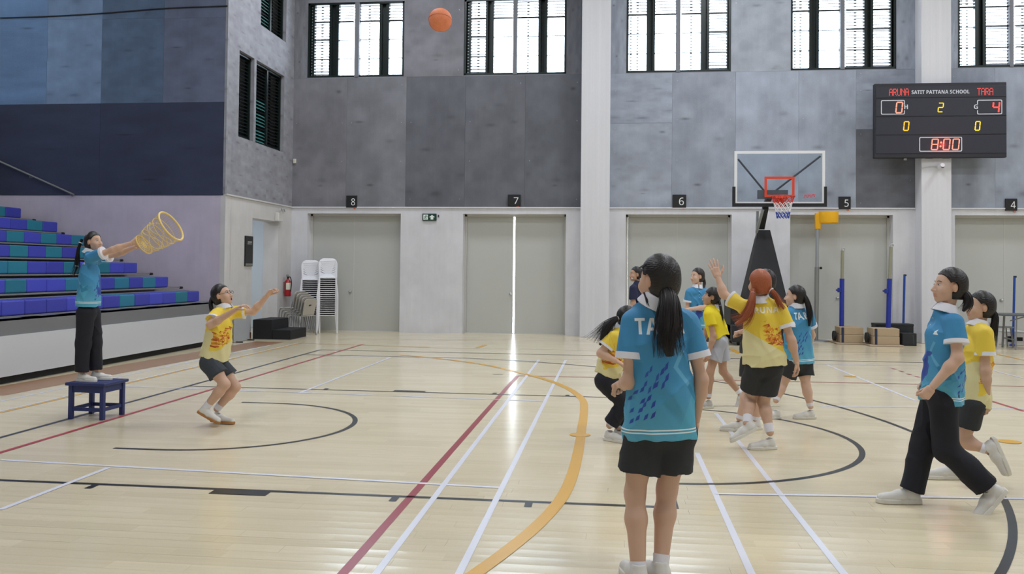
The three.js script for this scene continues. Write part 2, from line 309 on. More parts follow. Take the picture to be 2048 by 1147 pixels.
// ---- left wall with doorway and dark louvre windows, alcove end wall above the bleachers
const wallLeft = setting('wall_left', 'short left wall with an open doorway, grey boarding above');
{
  const T = 0.36, d0 = onX(503, 560, XL).z, d1 = onX(555, 560, XL).z, dt = onX(530, 439, XL).y, b = (z0, z1, y0, y1) => box(XL - T, XL, y0, y1, z0, z1);
  part('plaster_wall', merged([b(ZA - 0.26, d0, 0, GREY), box(XL - 0.1, XL, 0, GREY, ZA + 0.002, ZA - 0.27), b(d1, ZB, 0, GREY), b(d0, d1, dt, GREY), box(XL - T, XL + 0.03, GREY, GREY + 0.03, ZA, ZB)]), M.whiteWarm, wallLeft);
  const ws = [[478, 508, 97, 270], [512, 568, 130, 297]].map(([p, q, t, u]) => [onX(p, (t + u) / 2, XL).z, onX(q, (t + u) / 2, XL).z]);
  const wy = [onX(512, 285, XL).y, onX(512, 119, XL).y], ty = onX(548, 68, XL).y, tz = [onX(522, 30, XL).z, onX(573, 30, XL).z];
  const up = [box(XL - 0.05, XL, GREY + 0.03, CEIL, ZA + 0.02, ZA - 0.27), b(ZA - 0.26, ZB, GREY + 0.03, wy[0]), b(ZA - 0.26, ws[0][0], wy[0], wy[1]), b(ws[0][1], ws[1][0], wy[0], wy[1]), b(ws[1][1], ZB, wy[0], wy[1]), b(ZA - 0.26, ZB, wy[1], ty), b(ZA - 0.26, tz[0], ty, CEIL), b(tz[1], ZB, ty, CEIL), b(tz[0], tz[1], ty + 2.2, CEIL)];
  part('upper_wall', merged(up), std(0xb9bac2, 0.8, 0, { map: panelTex[1] }), wallLeft);
  const mk = (n, z0, z1, y0, y1, mull) => {
    const g = setting('window_' + n, 'dark louvre window in the left wall'), x = XL - 0.14, fr = [box(x - 0.05, x + 0.06, y0, y0 + 0.05, z0, z1), box(x - 0.05, x + 0.06, y1 - 0.05, y1, z0, z1), box(x - 0.05, x + 0.06, y0, y1, z0, z0 - 0.05), box(x - 0.05, x + 0.06, y0, y1, z1 + 0.05, z1)];
    if (mull) fr.push(box(x - 0.05, x + 0.06, y0, y1, (z0 + z1) / 2 + 0.04, (z0 + z1) / 2 - 0.04));
    part('window_frame', merged(fr), M.frame, g); part('unlit_backing', box(XL - T, XL - T + 0.02, y0, y1, z0, z1), std(0x10181a, 0.8), g);  // dark sheet added for the unlit space behind the louvres
    const h = 0.074, N = Math.floor((y1 - y0 - 0.1) / h);
    const segs = mull ? [[z0 - 0.05, (z0 + z1) / 2 + 0.04], [(z0 + z1) / 2 - 0.04, z1 + 0.05]] : [[z0 - 0.05, z1 + 0.05]];
    segs.forEach(([a, c], k) => { const bg = new THREE.BoxGeometry(0.085, 0.006, Math.abs(c - a)).rotateZ(-0.75);
      const teal = std(0x4f8f8c, 0.3), dk = std(0x1b2325, 0.3);  // same blades twice: light falling on some is put into the teal colour
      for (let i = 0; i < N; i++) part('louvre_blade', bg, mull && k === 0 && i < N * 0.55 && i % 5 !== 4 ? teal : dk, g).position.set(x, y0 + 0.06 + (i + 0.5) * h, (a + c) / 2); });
  };
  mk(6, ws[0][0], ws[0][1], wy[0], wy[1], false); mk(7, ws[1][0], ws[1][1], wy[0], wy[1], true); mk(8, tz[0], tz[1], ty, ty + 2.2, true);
  part('baseboard', box(XL, XL + 0.015, 0, 0.12, ZA, d0), M.wood, wallLeft, 'orange brown wooden skirting');
  // passage behind the doorway
  const pass = setting('wall_passage', 'pale passage walls seen through the doorway');
  part('passage_wall', merged([box(-5.2, -5.1, 0, 3.2, -16, ZA - 0.26), box(-5.2, XL - T, 0, 3.2, -15.3, -15.4), box(-5.2, XL - T, 3.1, 3.2, -16, ZA - 0.26), box(XL - T, XL - 0.3, 0, 3.2, ZB, -15.4)]), std(0xe6edf2, 0.8), pass);
}
const wallAlcove = setting('wall_alcove', 'alcove end wall above the bleachers, lilac below and dark navy boarding above');
{
  const xa = XA, yd = onZ(200, 390, ZA).y, ym = onZ(200, 207, ZA).y, yt = 7.1;
  part('plaster_wall', merged([box(xa, XL - 0.1, 0, CEIL, ZA - 0.25, ZA - 0.02), box(xa, XL - 0.1, 0, yd, ZA - 0.1, ZA)]), M.lilac, wallAlcove);
  const navyM = std(0x434b68, 0.8, 0, { map: panelTex[2] }), m1 = std(0x7fa3cf, 0.75, 0, { map: panelTex[0] }), m2 = std(0x90acd0, 0.75, 0, { map: panelTex[1] }), m3 = std(0x687f9e, 0.75, 0, { map: panelTex[3] }), m4 = std(0x7b859f, 0.75, 0, { map: panelTex[2] });  // upper boards paler and bluer leftwards: side daylight put into their colour
  const xs = [-9.2, ...[95, 204, 328, 457].map((p) => onZ(p, 120, ZA).x)]; xs[4] = XL - 0.05;
  panelOn(wallAlcove, xs[0], xs[2], yd, ym, ZA + 0.006, navyM, false); panelOn(wallAlcove, xs[2], xs[4], yd, ym, ZA + 0.006, navyM, false);
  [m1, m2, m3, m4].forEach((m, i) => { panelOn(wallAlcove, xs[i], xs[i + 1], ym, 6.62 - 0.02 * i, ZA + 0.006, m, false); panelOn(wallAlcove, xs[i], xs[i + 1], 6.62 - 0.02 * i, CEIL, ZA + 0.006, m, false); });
  part('cable', tube([[0, 36], [95, 33], [200, 27], [330, 17], [455, 12]].map(([x, y]) => onZ(x, y, ZA + 0.03)), 0.014, 40, 6), M.black, wallAlcove);
}
// ---- rest of the shell (outside the picture)
{
  const wf = setting('wall_front', 'wall behind the camera'); part('plaster_wall', box(XA - 0.3, XR + 0.3, 0, CEIL, ZF, ZF + 0.3), M.outerWall, wf);
  const wr = setting('wall_right', 'far right wall'); part('plaster_wall', box(XR, XR + 0.3, 0, CEIL, ZB - 0.5, ZF + 0.3), M.outerWall, wr);
  const wo = setting('wall_outer', 'outer wall behind the bleachers with a high side window'), oy0 = 6.3, oy1 = 7.9, oz0 = -8.6, oz1 = -6.2, ob = (y0, y1, z0, z1) => box(XA - 0.3, XA, y0, y1, z0, z1);
  part('plaster_wall', merged([ob(0, oy0, ZA - 0.25, ZF + 0.3), ob(oy1, CEIL, ZA - 0.25, ZF + 0.3), ob(oy0, oy1, ZA - 0.25, oz0), ob(oy0, oy1, oz1, ZF + 0.3)]), M.outerWall, wo);
  const w9 = setting('window_9', 'high side window of the alcove'), fb = (y0, y1, z0, z1) => box(XA - 0.2, XA - 0.1, y0, y1, z0, z1);
  part('window_frame', merged([fb(oy0, oy0 + 0.05, oz0, oz1), fb(oy1 - 0.05, oy1, oz0, oz1), fb(oy0, oy1, oz0, oz0 + 0.05), fb(oy0, oy1, oz1 - 0.05, oz1), fb(oy0, oy1, (oz0 + oz1) / 2 - 0.03, (oz0 + oz1) / 2 + 0.03)]), M.frame, w9);
  const c = setting('ceiling', 'ceiling of the hall'); part('ceiling_slab', merged([box(XA - 0.3, XR + 0.3, CEIL, CEIL + 0.3, ZB - 0.5, ZF + 0.3)]), M.ceiling, c);
}
const lampGlow = new THREE.MeshStandardMaterial({ color: 0xffffff, emissive: new THREE.Color().setRGB(...LAMP_COLOR), emissiveIntensity: 2.5, roughness: 0.6 });
for (const [x, y, z] of LAMPS) {
  const g = group('ceiling_lamp', 'square white lamp hanging under the hall ceiling', 'lamp', V3(x, y, z), 'lamps under the hall ceiling');
  part('housing', rbox(1.5, 0.14, 1.5, 0.03, 0, 0.09, 0), M.greyMetal, g);
  part('diffuser', rbox(1.4, 0.02, 1.4, 0.008, 0, 0.01, 0), lampGlow, g);
  part('suspension_rod', rod(V3(0, 0.15, 0), V3(0, CEIL - y, 0), 0.012), M.greyMetal, g);
  const L = new THREE.RectAreaLight(new THREE.Color().setRGB(...LAMP_COLOR), LAMP_LEVEL, 1.4, 1.4); L.name = 'lamp_light'; L.position.set(0, -0.012, 0); L.rotation.x = -Math.PI / 2; L.castShadow = true; g.add(L);
}
{ // lamp of the passage
  const g = group('passage_lamp', 'flat lamp on the passage ceiling', 'lamp', V3(-4, 3.06, -13)); part('diffuser', rbox(0.6, 0.03, 1.2, 0.008), lampGlow, g);
  const L = new THREE.RectAreaLight(0xeaf4ff, 9, 0.6, 1.2); L.name = 'lamp_light'; L.position.y = -0.03; L.rotation.x = -Math.PI / 2; g.add(L);
}
// ================================================================ bleachers
{
  const g = group('bleachers', 'retractable bleachers with rows of blue and teal seat blocks', 'bleachers'), Z0 = 2.5;
  const XF = -2.33, front = [];
  const wt = 0.62, gt = 0.84;
  part('front_panel', merged([box(XF - 0.04, XF, 0.1, wt, Z0, -10.6)]), std(0xc9cccf, 0.6), g, 'white front panel');
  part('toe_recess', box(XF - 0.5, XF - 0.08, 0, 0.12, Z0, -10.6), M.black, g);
  part('footboard', merged([box(XF - 0.1, XF - 0.02, wt, gt, Z0, -10.75), box(XF - 0.64, XF - 0.02, gt - 0.03, gt, Z0, -10.75)]), std(0x7e8083, 0.5, 0.3), g, 'grey metal footboard of the first row');
  const cols = { B: [std(0x3f46b4, 0.5), std(0x3a3fa8, 0.5), std(0x454bbf, 0.5)], T: [std(0x1f7f93, 0.5), std(0x237a96, 0.5), std(0x1c7488, 0.5)] };
  const pat = ['BTBBBTBBBBBBBBBBBBTBBBTBBB', 'BTBTBBTBBTBBTBTBBTBTBBTBTB', 'BBTBTBBTTBTBTBTBBTBTBBTBTB', 'BTBTBTBTBBTBTBBTBBTBTBBTBB', 'TBTBTBTBBTBTBBTBBTBTBBTBBT', 'BTBBTBTBBTBTBBTBTBBTBTBBTB', 'BTBTBTBBTBTBBTBTBBTBBTBTBB'];
  const endPx = [399, 337, 275, 213, 172, 128, 43];
  for (let r = 0; r < 7; r++) {
    const x = XF - 0.28 - 0.64 * r, yt = 1.05 + 0.268 * r, yb = yt - 0.2;
    const ze = Math.max(-10.7, onX(endPx[r], 590 - 28 * r, x).z);
    let z = ze, i = 0;
    while (z < Z0) {
      const w = 0.46, c = cols[pat[r][i % 26]], blk = rbox(0.4, 0.2, w - 0.006, 0.022, x - 0.2, yb + 0.1, z + w / 2);
      const b = part('seat_block', blk, c[Math.floor(rnd() * 3)], g); z += w; i++;
    }
    part('tread', merged([box(x - 0.62, x + 0.03, yb - 0.03, yb - 0.005, Z0, -10.8), box(x - 0.62, x - 0.42, yt - 0.02, yt, Z0, -10.8)]), std(0x8d8c8a, 0.5, 0.3), g);
    part('riser', box(x - 0.52, x - 0.49, yb - 0.26, yb - 0.03, Z0, -10.75), std(0x8d8c8a, 0.5, 0.3), g);
    part('end_cap', rbox(0.06, 0.05, 0.08, 0.02, x + 0.03, yb - 0.02, -10.82), M.black, g);
  }
  part('substructure', box(XF - 4.9, XF - 4.3, 0, 2.3, Z0, -10.7), M.black, g);
}
{ // handrail on the alcove wall
  const g = group('handrail', 'grey sloping handrail fixed to the dark navy wall', 'handrail');
  const a = onZ(-60, 296, ZA + 0.09), b = onZ(148, 389, ZA + 0.09);
  part('rail', rod(a, b, 0.02), M.greyMetal, g);
  for (const t of [0.1, 0.58, 0.97]) { const p = a.clone().lerp(b, t); part('bracket', merged([rod(p, V3(p.x, p.y - 0.05, p.z), 0.008), rod(V3(p.x, p.y - 0.05, p.z), V3(p.x, p.y - 0.05, ZA + 0.012), 0.008)]), M.greyMetal, g); }
}
{ // grey board at the end of the bleachers
  const p0 = onY(468, 690), g = group('leaning_board', 'grey rounded board standing at the end of the bleachers', 'board', V3(XL + 0.2, 0, onX(483, 680, XL + 0.2).z));
  part('board', rbox(0.035, 0.62, 0.75, 0.015, 0, 0.315, 0), std(0xa9adb1, 0.5), g);
  part('foot', merged([rbox(0.3, 0.02, 0.05, 0.008, 0, 0.01, 0.28), rbox(0.3, 0.02, 0.05, 0.008, 0, 0.01, -0.28)]), M.black, g);
}
// ================================================================ things along the left corner
{ // black two-step box
  const a = onY(512, 681), b = onY(585, 679), g = group('step_box', 'black carpeted two-step box by the doorway', 'steps', V3(-1.75, 0, -12.35));
  const mat = std(0x1d1e21, 0.9);
  part('upper_step', rbox(0.42, 0.42, 0.95, 0.012, -0.2, 0.21, 0), mat, g); part('lower_step', rbox(0.4, 0.21, 0.95, 0.012, 0.22, 0.105, 0), mat, g);
  part('scuffed_edge', merged([box(-0.41, 0.42, 0.0, 0.012, 0.476, 0.48), box(0.418, 0.422, 0, 0.012, -0.47, 0.47)]), std(0x85807a, 0.9), g);
}
function fireExtinguisher() {
  const p = onX(577, 582, XL + 0.12), g = group('fire_extinguisher', 'red fire extinguisher with white label hung on the left wall', 'fire extinguisher', V3(XL + 0.1, p.y - 0.12, p.z));
  part('cylinder', new THREE.LatheGeometry([[0, 0], [0.07, 0], [0.078, 0.012], [0.078, 0.32], [0.07, 0.36], [0.03, 0.395], [0.025, 0.42], [0, 0.42]].map(([x, y]) => new THREE.Vector2(x, y)), 24), std(0xb01c28, 0.3), g);
  part('label', new THREE.CylinderGeometry(0.0795, 0.0795, 0.16, 24, 1, true, -0.2, 2.2).translate(0, 0.24, 0), std(0xe8e4d0, 0.5), g, 'white paper label');
  part('valve', merged([new THREE.CylinderGeometry(0.022, 0.022, 0.05, 12).translate(0, 0.44, 0), rbox(0.03, 0.012, 0.12, 0.004, 0, 0.475, 0.02), rbox(0.03, 0.012, 0.11, 0.004, 0, 0.5, 0.03)]), M.black, g);
  part('hose', tube([V3(0.02, 0.44, 0.02), V3(0.07, 0.46, 0.05), V3(0.11, 0.36, 0.06), V3(0.1, 0.2, 0.05), V3(0.09, 0.12, 0.05)], 0.011, 24, 8), M.black, g);
  part('bracket', box(-0.11, -0.06, 0.1, 0.34, -0.03, 0.03), M.greyMetal, g);
}
fireExtinguisher();
{ // sign board beside the doorway
  const a = onX(489, 471, XL), b = onX(503, 532, XL), g = group('sign_board', 'tall black notice board with white lettering beside the doorway', 'sign', V3(XL + 0.015, (a.y + b.y) / 2, (a.z + b.z) / 2));
  const h = a.y - b.y, w = Math.abs(a.z - b.z);
  part('board', rbox(0.03, h, w, 0.006), M.blackPlastic, g);
  const t = canvasTex(256, 512, (c, W_, H_) => { c.fillStyle = '#1c1a1b'; c.fillRect(0, 0, W_, H_); c.fillStyle = '#b9b7b2'; let x = 66; for (let i = 0; i < 9; i++) { const w = 10 + 9 * hash2(i, 4); c.fillRect(x, 84 + 6 * hash2(i, 9), w, 22); x += w + 3; } x = 60; for (let i = 0; i < 13; i++) { const w = 6 + 7 * hash2(i, 14); c.fillRect(x, 120 + 4 * hash2(i, 19), w, 13); x += w + 3; } c.fillStyle = '#7c7872'; c.fillRect(0, 472, W_, 40); });
  part('print', new THREE.PlaneGeometry(w - 0.02, h - 0.02).rotateY(Math.PI / 2).translate(0.0165, 0, 0), std(0xffffff, 0.5, 0, { map: t }), g);
}
{ // emergency light above the doorway
  const p = onX(561, 432, XL + 0.08), g = group('emergency_light', 'white twin-head emergency light above the doorway', 'lamp', V3(XL + 0.05, p.y, p.z));
  part('box', rbox(0.09, 0.2, 0.3, 0.012, 0, -0.02, 0), std(0xd9d8d4, 0.5), g);
  for (const s of [-1, 1]) { const h = part('lamp_head', new THREE.CylinderGeometry(0.05, 0.04, 0.06, 20).rotateZ(-1.2).translate(0.06, 0.13, 0.08 * s), std(0xd0cfca, 0.4), g); part('lens', new THREE.CylinderGeometry(0.042, 0.042, 0.006, 20).rotateZ(-1.2).translate(0.088, 0.141, 0.08 * s), std(0x8f9294, 0.15), h); }
}
{ const p = onZ(588, 322, ZB + 0.02), g = group('wall_box', 'small cream junction box on the grey boarding near the corner', 'box', V3(p.x + 0.02, p.y, ZB + 0.03)); part('cover', rbox(0.07, 0.11, 0.045, 0.01), std(0xd8d4c4, 0.5), g); part('lid_seam', box(-0.03, 0.03, -0.001, 0.001, 0.0225, 0.0235), std(0x9c988c, 0.5), g); }
{ // exit sign
  const p = onZ(859, 434, ZB + 0.02), g = group('exit_sign', 'green exit sign with running figure and arrow between doors 8 and 7', 'sign', V3(p.x, p.y, ZB + 0.025));
  part('casing', rbox(0.34, 0.17, 0.045, 0.01), std(0x16382f, 0.5), g);
  const t = canvasTex(256, 128, (c) => { c.fillStyle = '#123f33'; c.fillRect(0, 0, 256, 128); c.fillStyle = '#e8f3ec'; c.fillRect(14, 14, 88, 100); c.fillStyle = '#123f33';
    c.beginPath(); c.arc(66, 32, 9, 0, 7); c.fill(); c.lineWidth = 10; c.strokeStyle = '#123f33'; c.beginPath(); c.moveTo(60, 46); c.lineTo(52, 74); c.lineTo(70, 88); c.lineTo(64, 108); c.moveTo(52, 74); c.lineTo(34, 94); c.lineTo(22, 90); c.moveTo(60, 48); c.lineTo(80, 62); c.lineTo(92, 54); c.moveTo(58, 50); c.lineTo(40, 56); c.lineTo(34, 70); c.stroke();
    c.fillStyle = '#e8f3ec'; c.beginPath(); c.moveTo(180, 18); c.lineTo(236, 66); c.lineTo(206, 66); c.lineTo(206, 110); c.lineTo(154, 110); c.lineTo(154, 66); c.lineTo(124, 66); c.closePath(); c.fill(); });
  part('face', new THREE.PlaneGeometry(0.325, 0.155).translate(0, 0, 0.0232), std(0xffffff, 0.5, 0, { map: t }), g);
  part('sensor', rbox(0.03, 0.05, 0.03, 0.006, 0.215, 0.03, -0.01), std(0x3c3e42, 0.5), g);
}
// ---- number plates over the doors
for (const [n, x0, x1, y0, y1] of [[8, 693, 714, 391, 415], [7, 1016, 1041, 389, 412], [6, 1345, 1372, 389, 415], [5, 1677, 1701, 393, 418], [4, 2010, 2034, 397, 421]]) {
  const a = onZ(x0, y0, ZB + 0.02), b = onZ(x1, y1, ZB + 0.02), w = b.x - a.x, h = a.y - b.y, g = group('number_plate', 'black number plate ' + n + ' ' + { 8: 'above the door behind the chair stacks', 7: 'above the door with the bright gap', 6: 'above the door left of the hoop', 5: 'right of the backboard above the yellow basket', 4: 'right of the scoreboard pillar' }[n], 'sign', V3((a.x + b.x) / 2, (a.y + b.y) / 2, ZB + 0.026));
  part('plate', rbox(w, h, 0.03, 0.004), M.blackPlastic, g);
  const t = canvasTex(128, 128, (c) => { c.fillStyle = '#17181b'; c.fillRect(0, 0, 128, 128); c.fillStyle = '#eef0f2'; c.font = '104px sans-serif'; c.textAlign = 'center'; c.fillText(String(n), 84, 104); });
  part('numeral', new THREE.PlaneGeometry(w - 0.008, h - 0.008).translate(0, 0, 0.0155), std(0xffffff, 0.5, 0, { map: t }), g, 'white numeral');
  part('orange_tab', rbox(w * 0.18, 0.035, 0.012, 0.002, w * 0.28, -h / 2 - 0.015, 0), std(0xd0623c, 0.5), g);
}
// ---- white plastic chairs in stacks
function plasticChair(name, label, grp, pos, turn, mat) {
  const g = group(name, label, 'chair', pos, grp); g.rotation.y = turn;
  const seat = new THREE.BoxGeometry(0.42, 0.016, 0.42, 8, 1, 8), sp = seat.attributes.position;
  for (let i = 0; i < sp.count; i++) { const x = sp.getX(i), z = sp.getZ(i); sp.setY(i, sp.getY(i) - 0.02 * (1 - (x / 0.21) ** 2) * (1 - (z / 0.21) ** 2) - 0.01 * Math.max(0, z / 0.21) ** 2); }
  seat.translate(0, 0.43, 0.02); seat.computeVertexNormals(); part('seat', seat, mat, g);
  const bs = new THREE.Shape(); bs.moveTo(-0.19, 0); bs.lineTo(-0.215, 0.3); bs.quadraticCurveTo(-0.21, 0.44, -0.1, 0.45); bs.lineTo(0.1, 0.45); bs.quadraticCurveTo(0.21, 0.44, 0.215, 0.3); bs.lineTo(0.19, 0); bs.closePath();
  for (const s of [-1, 1]) for (let k = 0; k < 5; k++) { const h = new THREE.Path(), y = 0.08 + k * 0.052, x0 = 0.07 + 0.016 * k, x1 = 0.17; h.moveTo(s * x0, y); h.lineTo(s * x1, y + 0.05); h.lineTo(s * x1, y + 0.066); h.lineTo(s * x0, y + 0.02); h.closePath(); bs.holes.push(h); }
  const bg = new THREE.ExtrudeGeometry(bs, { depth: 0.012, bevelEnabled: true, bevelSize: 0.004, bevelThickness: 0.004, bevelSegments: 1, curveSegments: 6 });
  const bp = bg.attributes.position; for (let i = 0; i < bp.count; i++) { const x = bp.getX(i), y = bp.getY(i); bp.setZ(i, bp.getZ(i) + 0.9 * x * x - 0.16 * y); }
  bg.translate(0, 0.43, -0.2); bg.computeVertexNormals(); part('backrest', bg, mat, g);
  for (const sx of [-1, 1]) for (const sz of [-1, 1]) { const a = V3(sx * 0.185, 0.43, 0.02 + sz * 0.19), b = V3(sx * 0.235, 0, 0.02 + sz * 0.245); part('leg', bar(a, b, 0.05, 0.03), mat, g); }
  for (const s of [-1, 1]) part('side_rail', merged([bar(V3(s * 0.2, 0.42, -0.19), V3(s * 0.2, 0.42, 0.22), 0.02, 0.05)]), mat, g);
  return g;
}
{
  const white = std(0xe4e5e8, 0.35);
  const place = (px, top, n, label, grp) => {
    const base = onZ(px, 664, -14.05), d = 0.048;
    for (let k = 0; k < n; k++) plasticChair('plastic_chair', k === n - 1 ? 'topmost chair of ' + label : 'white plastic chair inside ' + label, k === n - 1 ? undefined : grp, V3(base.x, k * d, base.z), 0.32, white);
  };
  place(619, 517, 18, 'the white stack close to the corner', 'chairs inside the white stack close to the corner');
  place(654, 513, 19, 'the taller white stack before door 8', 'chairs inside the taller white stack');
}
// ---- grey folding-frame chairs, stacked and leaning
function frameChair(pos, turn, mat, label, grp) {
  const g = group('frame_chair', label, 'chair', pos, grp); g.rotation.y = turn;
  part('seat', rbox(0.4, 0.02, 0.4, 0.008, 0, 0.44, 0), mat, g);
  const bs = new THREE.Shape(); bs.moveTo(-0.17, 0); bs.lineTo(0.17, 0); bs.lineTo(0.19, 0.3); bs.quadraticCurveTo(0.17, 0.37, 0.08, 0.37); bs.lineTo(-0.08, 0.37); bs.quadraticCurveTo(-0.17, 0.37, -0.19, 0.3); bs.closePath();
  const hole = new THREE.Path(); hole.absellipse(0, 0.22, 0.05, 0.025, 0, Math.PI * 2); bs.holes.push(hole);
  part('backrest', new THREE.ExtrudeGeometry(bs, { depth: 0.014, bevelEnabled: true, bevelSize: 0.004, bevelThickness: 0.004, bevelSegments: 1 }).rotateX(-0.25).translate(0, 0.46, -0.19), mat, g);
  for (const s of [-1, 1]) { part('leg', tube([V3(s * 0.19, 0, 0.22), V3(s * 0.19, 0.4, 0.19), V3(s * 0.19, 0.44, 0.1), V3(s * 0.19, 0.44, -0.17)], 0.011, 20, 8), M.greyMetal, g); part('leg', tube([V3(s * 0.19, 0, -0.26), V3(s * 0.18, 0.44, -0.16), V3(s * 0.17, 0.66, -0.22)], 0.011, 16, 8), M.greyMetal, g); }
}
{
  const m = std(0xb1aca2, 0.5);
  const b = onY(612, 668);
  for (let k = 0; k < 5; k++) frameChair(V3(b.x - 0.3 + 0.07 * k, 0.075 * (4 - k) * 0.55, b.z + 0.1 + 0.03 * k), -2.0, m, k === 4 ? 'beige shell chair at the front of the slanting stack by the corner' : 'beige shell chair behind others in the slanting stack', k === 4 ? undefined : 'chairs inside the slanting beige stack');
  const c = onX(520, 660, XL - 0.45);
  for (let k = 0; k < 3; k++) frameChair(V3(XL - 0.62, 0.06 * k, -13.0 - 0.07 * k), 0.6, m, 'beige shell chair stacked in the doorway passage', 'chairs in the doorway passage');
}
// ================================================================ scoreboard
const font = await new FontLoader().loadAsync('fonts/droid/droid_sans_bold.typeface.json');
function textShape(txt, size, depth, mat, parent, name, x, y, z, align = 0.5, label) {
  const shapes = font.generateShapes(txt, size), g = new THREE.ExtrudeGeometry(shapes, { depth, bevelEnabled: false, curveSegments: 4 });
  g.computeBoundingBox(); const w = g.boundingBox.max.x - g.boundingBox.min.x; g.translate(-g.boundingBox.min.x - w * align + x, y, z); return part(name, g, mat, parent, label);
}
{
  const zs = ZP + 0.12, a = onZ(1748, 168, zs), b = onZ(2012, 315, zs), w = b.x - a.x, h = a.y - b.y, cx = (a.x + b.x) / 2, cy = (a.y + b.y) / 2;
  const g = group('scoreboard', 'black electronic scoreboard with red and amber digits mounted on the pillar', 'scoreboard', V3(cx, cy, zs));
  const S = w / 1690, X = (px) => (px - 960) * S, Y = (py) => (577 - py) * S;          // units of a 1912-pixel enlargement
  part('cabinet', rbox(w, h, 0.14, 0.015, 0, 0, -0.03), std(0x26272f, 0.55), g);
  for (const [y0, y1] of [[118, 268], [284, 520], [537, 768], [784, 1022]]) part('face_panel', rbox(w * 0.985, (y1 - y0) * S, 0.012, 0.004, 0.006, Y((y0 + y1) / 2), 0.043), std(0x2b2d38, 0.5), g);
  const glow = (c, k) => new THREE.MeshStandardMaterial({ color: 0x200505, emissive: c, emissiveIntensity: k, roughness: 0.5 });
  const red = glow(new THREE.Color().setRGB(1, 0.09, 0.07), 1.5), hot = glow(new THREE.Color().setRGB(1, 0.3, 0.2), 1.5), amber = glow(new THREE.Color().setRGB(1, 0.5, 0.02), 1.4), yellow = glow(new THREE.Color().setRGB(1, 0.68, 0.02), 1.35);
  const zf = 0.05, white = std(0xd5d9e2, 0.5);
  textShape('SATIT PATTANA SCHOOL', 50 * S, 0.003, white, g, 'lettering', X(962), Y(222), zf, 0.5, 'white school name'); g.children.at(-1).scale.x = 1;
  { const t = g.children.at(-1); t.geometry.computeBoundingBox(); const bw = t.geometry.boundingBox.max.x - t.geometry.boundingBox.min.x, k = 740 * S / bw; t.geometry.translate(-X(962), 0, 0).scale(k, 1, 1).translate(X(962), 0, 0); }
  const F57 = { A: '01110100011000111111100011000110001', R: '11110100011000111110101001001010001', U: '10001100011000110001100011000101110', N: '10001110011010110011100011000110001', T: '11111001000010000100001000010000100' };
  const dotGeo = new THREE.CylinderGeometry(4.6 * S, 4.6 * S, 0.004, 8).rotateX(Math.PI / 2);
  const dots = (word, x0, y0, dx, dy, cw) => { const list = []; [...word].forEach((ch, k) => { for (let r = 0; r < 7; r++) for (let c = 0; c < 5; c++) if (F57[ch][r * 5 + c] === '1') list.push(dotGeo.clone().translate(X(x0 + k * cw + c * dx), Y(y0 + r * dy), zf + 0.002)); }); part('dot_lettering', merged(list), red, g, 'red dot-matrix team name ' + word); };
  dots('ARUNA', 306, 152, 9.6, 14, 52); dots('TARA', 1434, 158, 9.6, 14, 52);
  const roundFrame = (x0, y0, x1, y1, gaps) => { // white outline with rounded corners
    const w2 = (x1 - x0) / 2 * S, h2 = (y1 - y0) / 2 * S, r = 22 * S, s = new THREE.Shape(), rr2 = (sh, a_, b_, q) => { sh.moveTo(-a_ + q, -b_); sh.lineTo(a_ - q, -b_); sh.quadraticCurveTo(a_, -b_, a_, -b_ + q); sh.lineTo(a_, b_ - q); sh.quadraticCurveTo(a_, b_, a_ - q, b_); sh.lineTo(-a_ + q, b_); sh.quadraticCurveTo(-a_, b_, -a_, b_ - q); sh.lineTo(-a_, -b_ + q); sh.quadraticCurveTo(-a_, -b_, -a_ + q, -b_); return sh; };
    rr2(s, w2, h2, r); const hole = new THREE.Path(); rr2(hole, w2 - 11 * S, h2 - 11 * S, r * 0.7); s.holes.push(hole);
    part('digit_frame', new THREE.ExtrudeGeometry(s, { depth: 0.003, bevelEnabled: false }).translate(X((x0 + x1) / 2), Y((y0 + y1) / 2), zf), white, g);
  };
  roundFrame(196, 300, 506, 496); roundFrame(1428, 310, 1746, 506); roundFrame(690, 803, 1238, 1000);
  part('frame_gap', merged([rbox(30 * S, 80 * S, 0.004, 0.0005, X(505), Y(400), zf + 0.002), rbox(30 * S, 80 * S, 0.004, 0.0005, X(1430), Y(408), zf + 0.002)]), std(0x2b2d38, 0.5), g);
  textShape('H', 62 * S, 0.003, white, g, 'lettering', X(520), Y(425), zf + 0.005); textShape('G', 62 * S, 0.003, white, g, 'lettering', X(1412), Y(433), zf + 0.005);
  const SEG = { 0: 'abcdef', 2: 'abged', 4: 'fgbc', 8: 'abcdefg' };
  const digit = (ch, x, y, w_, h_, t, mat) => { // seven-segment digit, slanted
    const sl = 0.1, list = [], hw = w_ / 2, hh = h_ / 2, seg = { a: [-hw, hh, hw, hh], g: [-hw, 0, hw, 0], d: [-hw, -hh, hw, -hh], f: [-hw, hh, -hw, 0], b: [hw, hh, hw, 0], e: [-hw, 0, -hw, -hh], c: [hw, 0, hw, -hh] };
    for (const k of SEG[ch]) { const [x0, y0, x1, y1] = seg[k], p = V3((x + x0 + y0 * sl) * S - 960 * S, Y(y) + y0 * S, zf + 0.003), q = V3((x + x1 + y1 * sl) * S - 960 * S, Y(y) + y1 * S, zf + 0.003); const d = q.clone().sub(p).normalize().multiplyScalar(t * 0.2 * S); list.push(bar(p.add(d), q.sub(d), t * S, 0.004)); }
    part('digit', merged(list), mat, g);
  };
  digit(0, 433, 402, 76, 140, 17, hot); digit(4, 1668, 412, 76, 140, 20, red); digit(2, 966, 407, 60, 118, 12, yellow); digit(0, 524, 653, 60, 118, 15, amber); digit(0, 1435, 659, 56, 116, 14, yellow);
  digit(8, 890, 903, 78, 140, 15, hot); digit(0, 1040, 903, 78, 140, 15, hot); digit(0, 1158, 903, 78, 140, 15, hot);
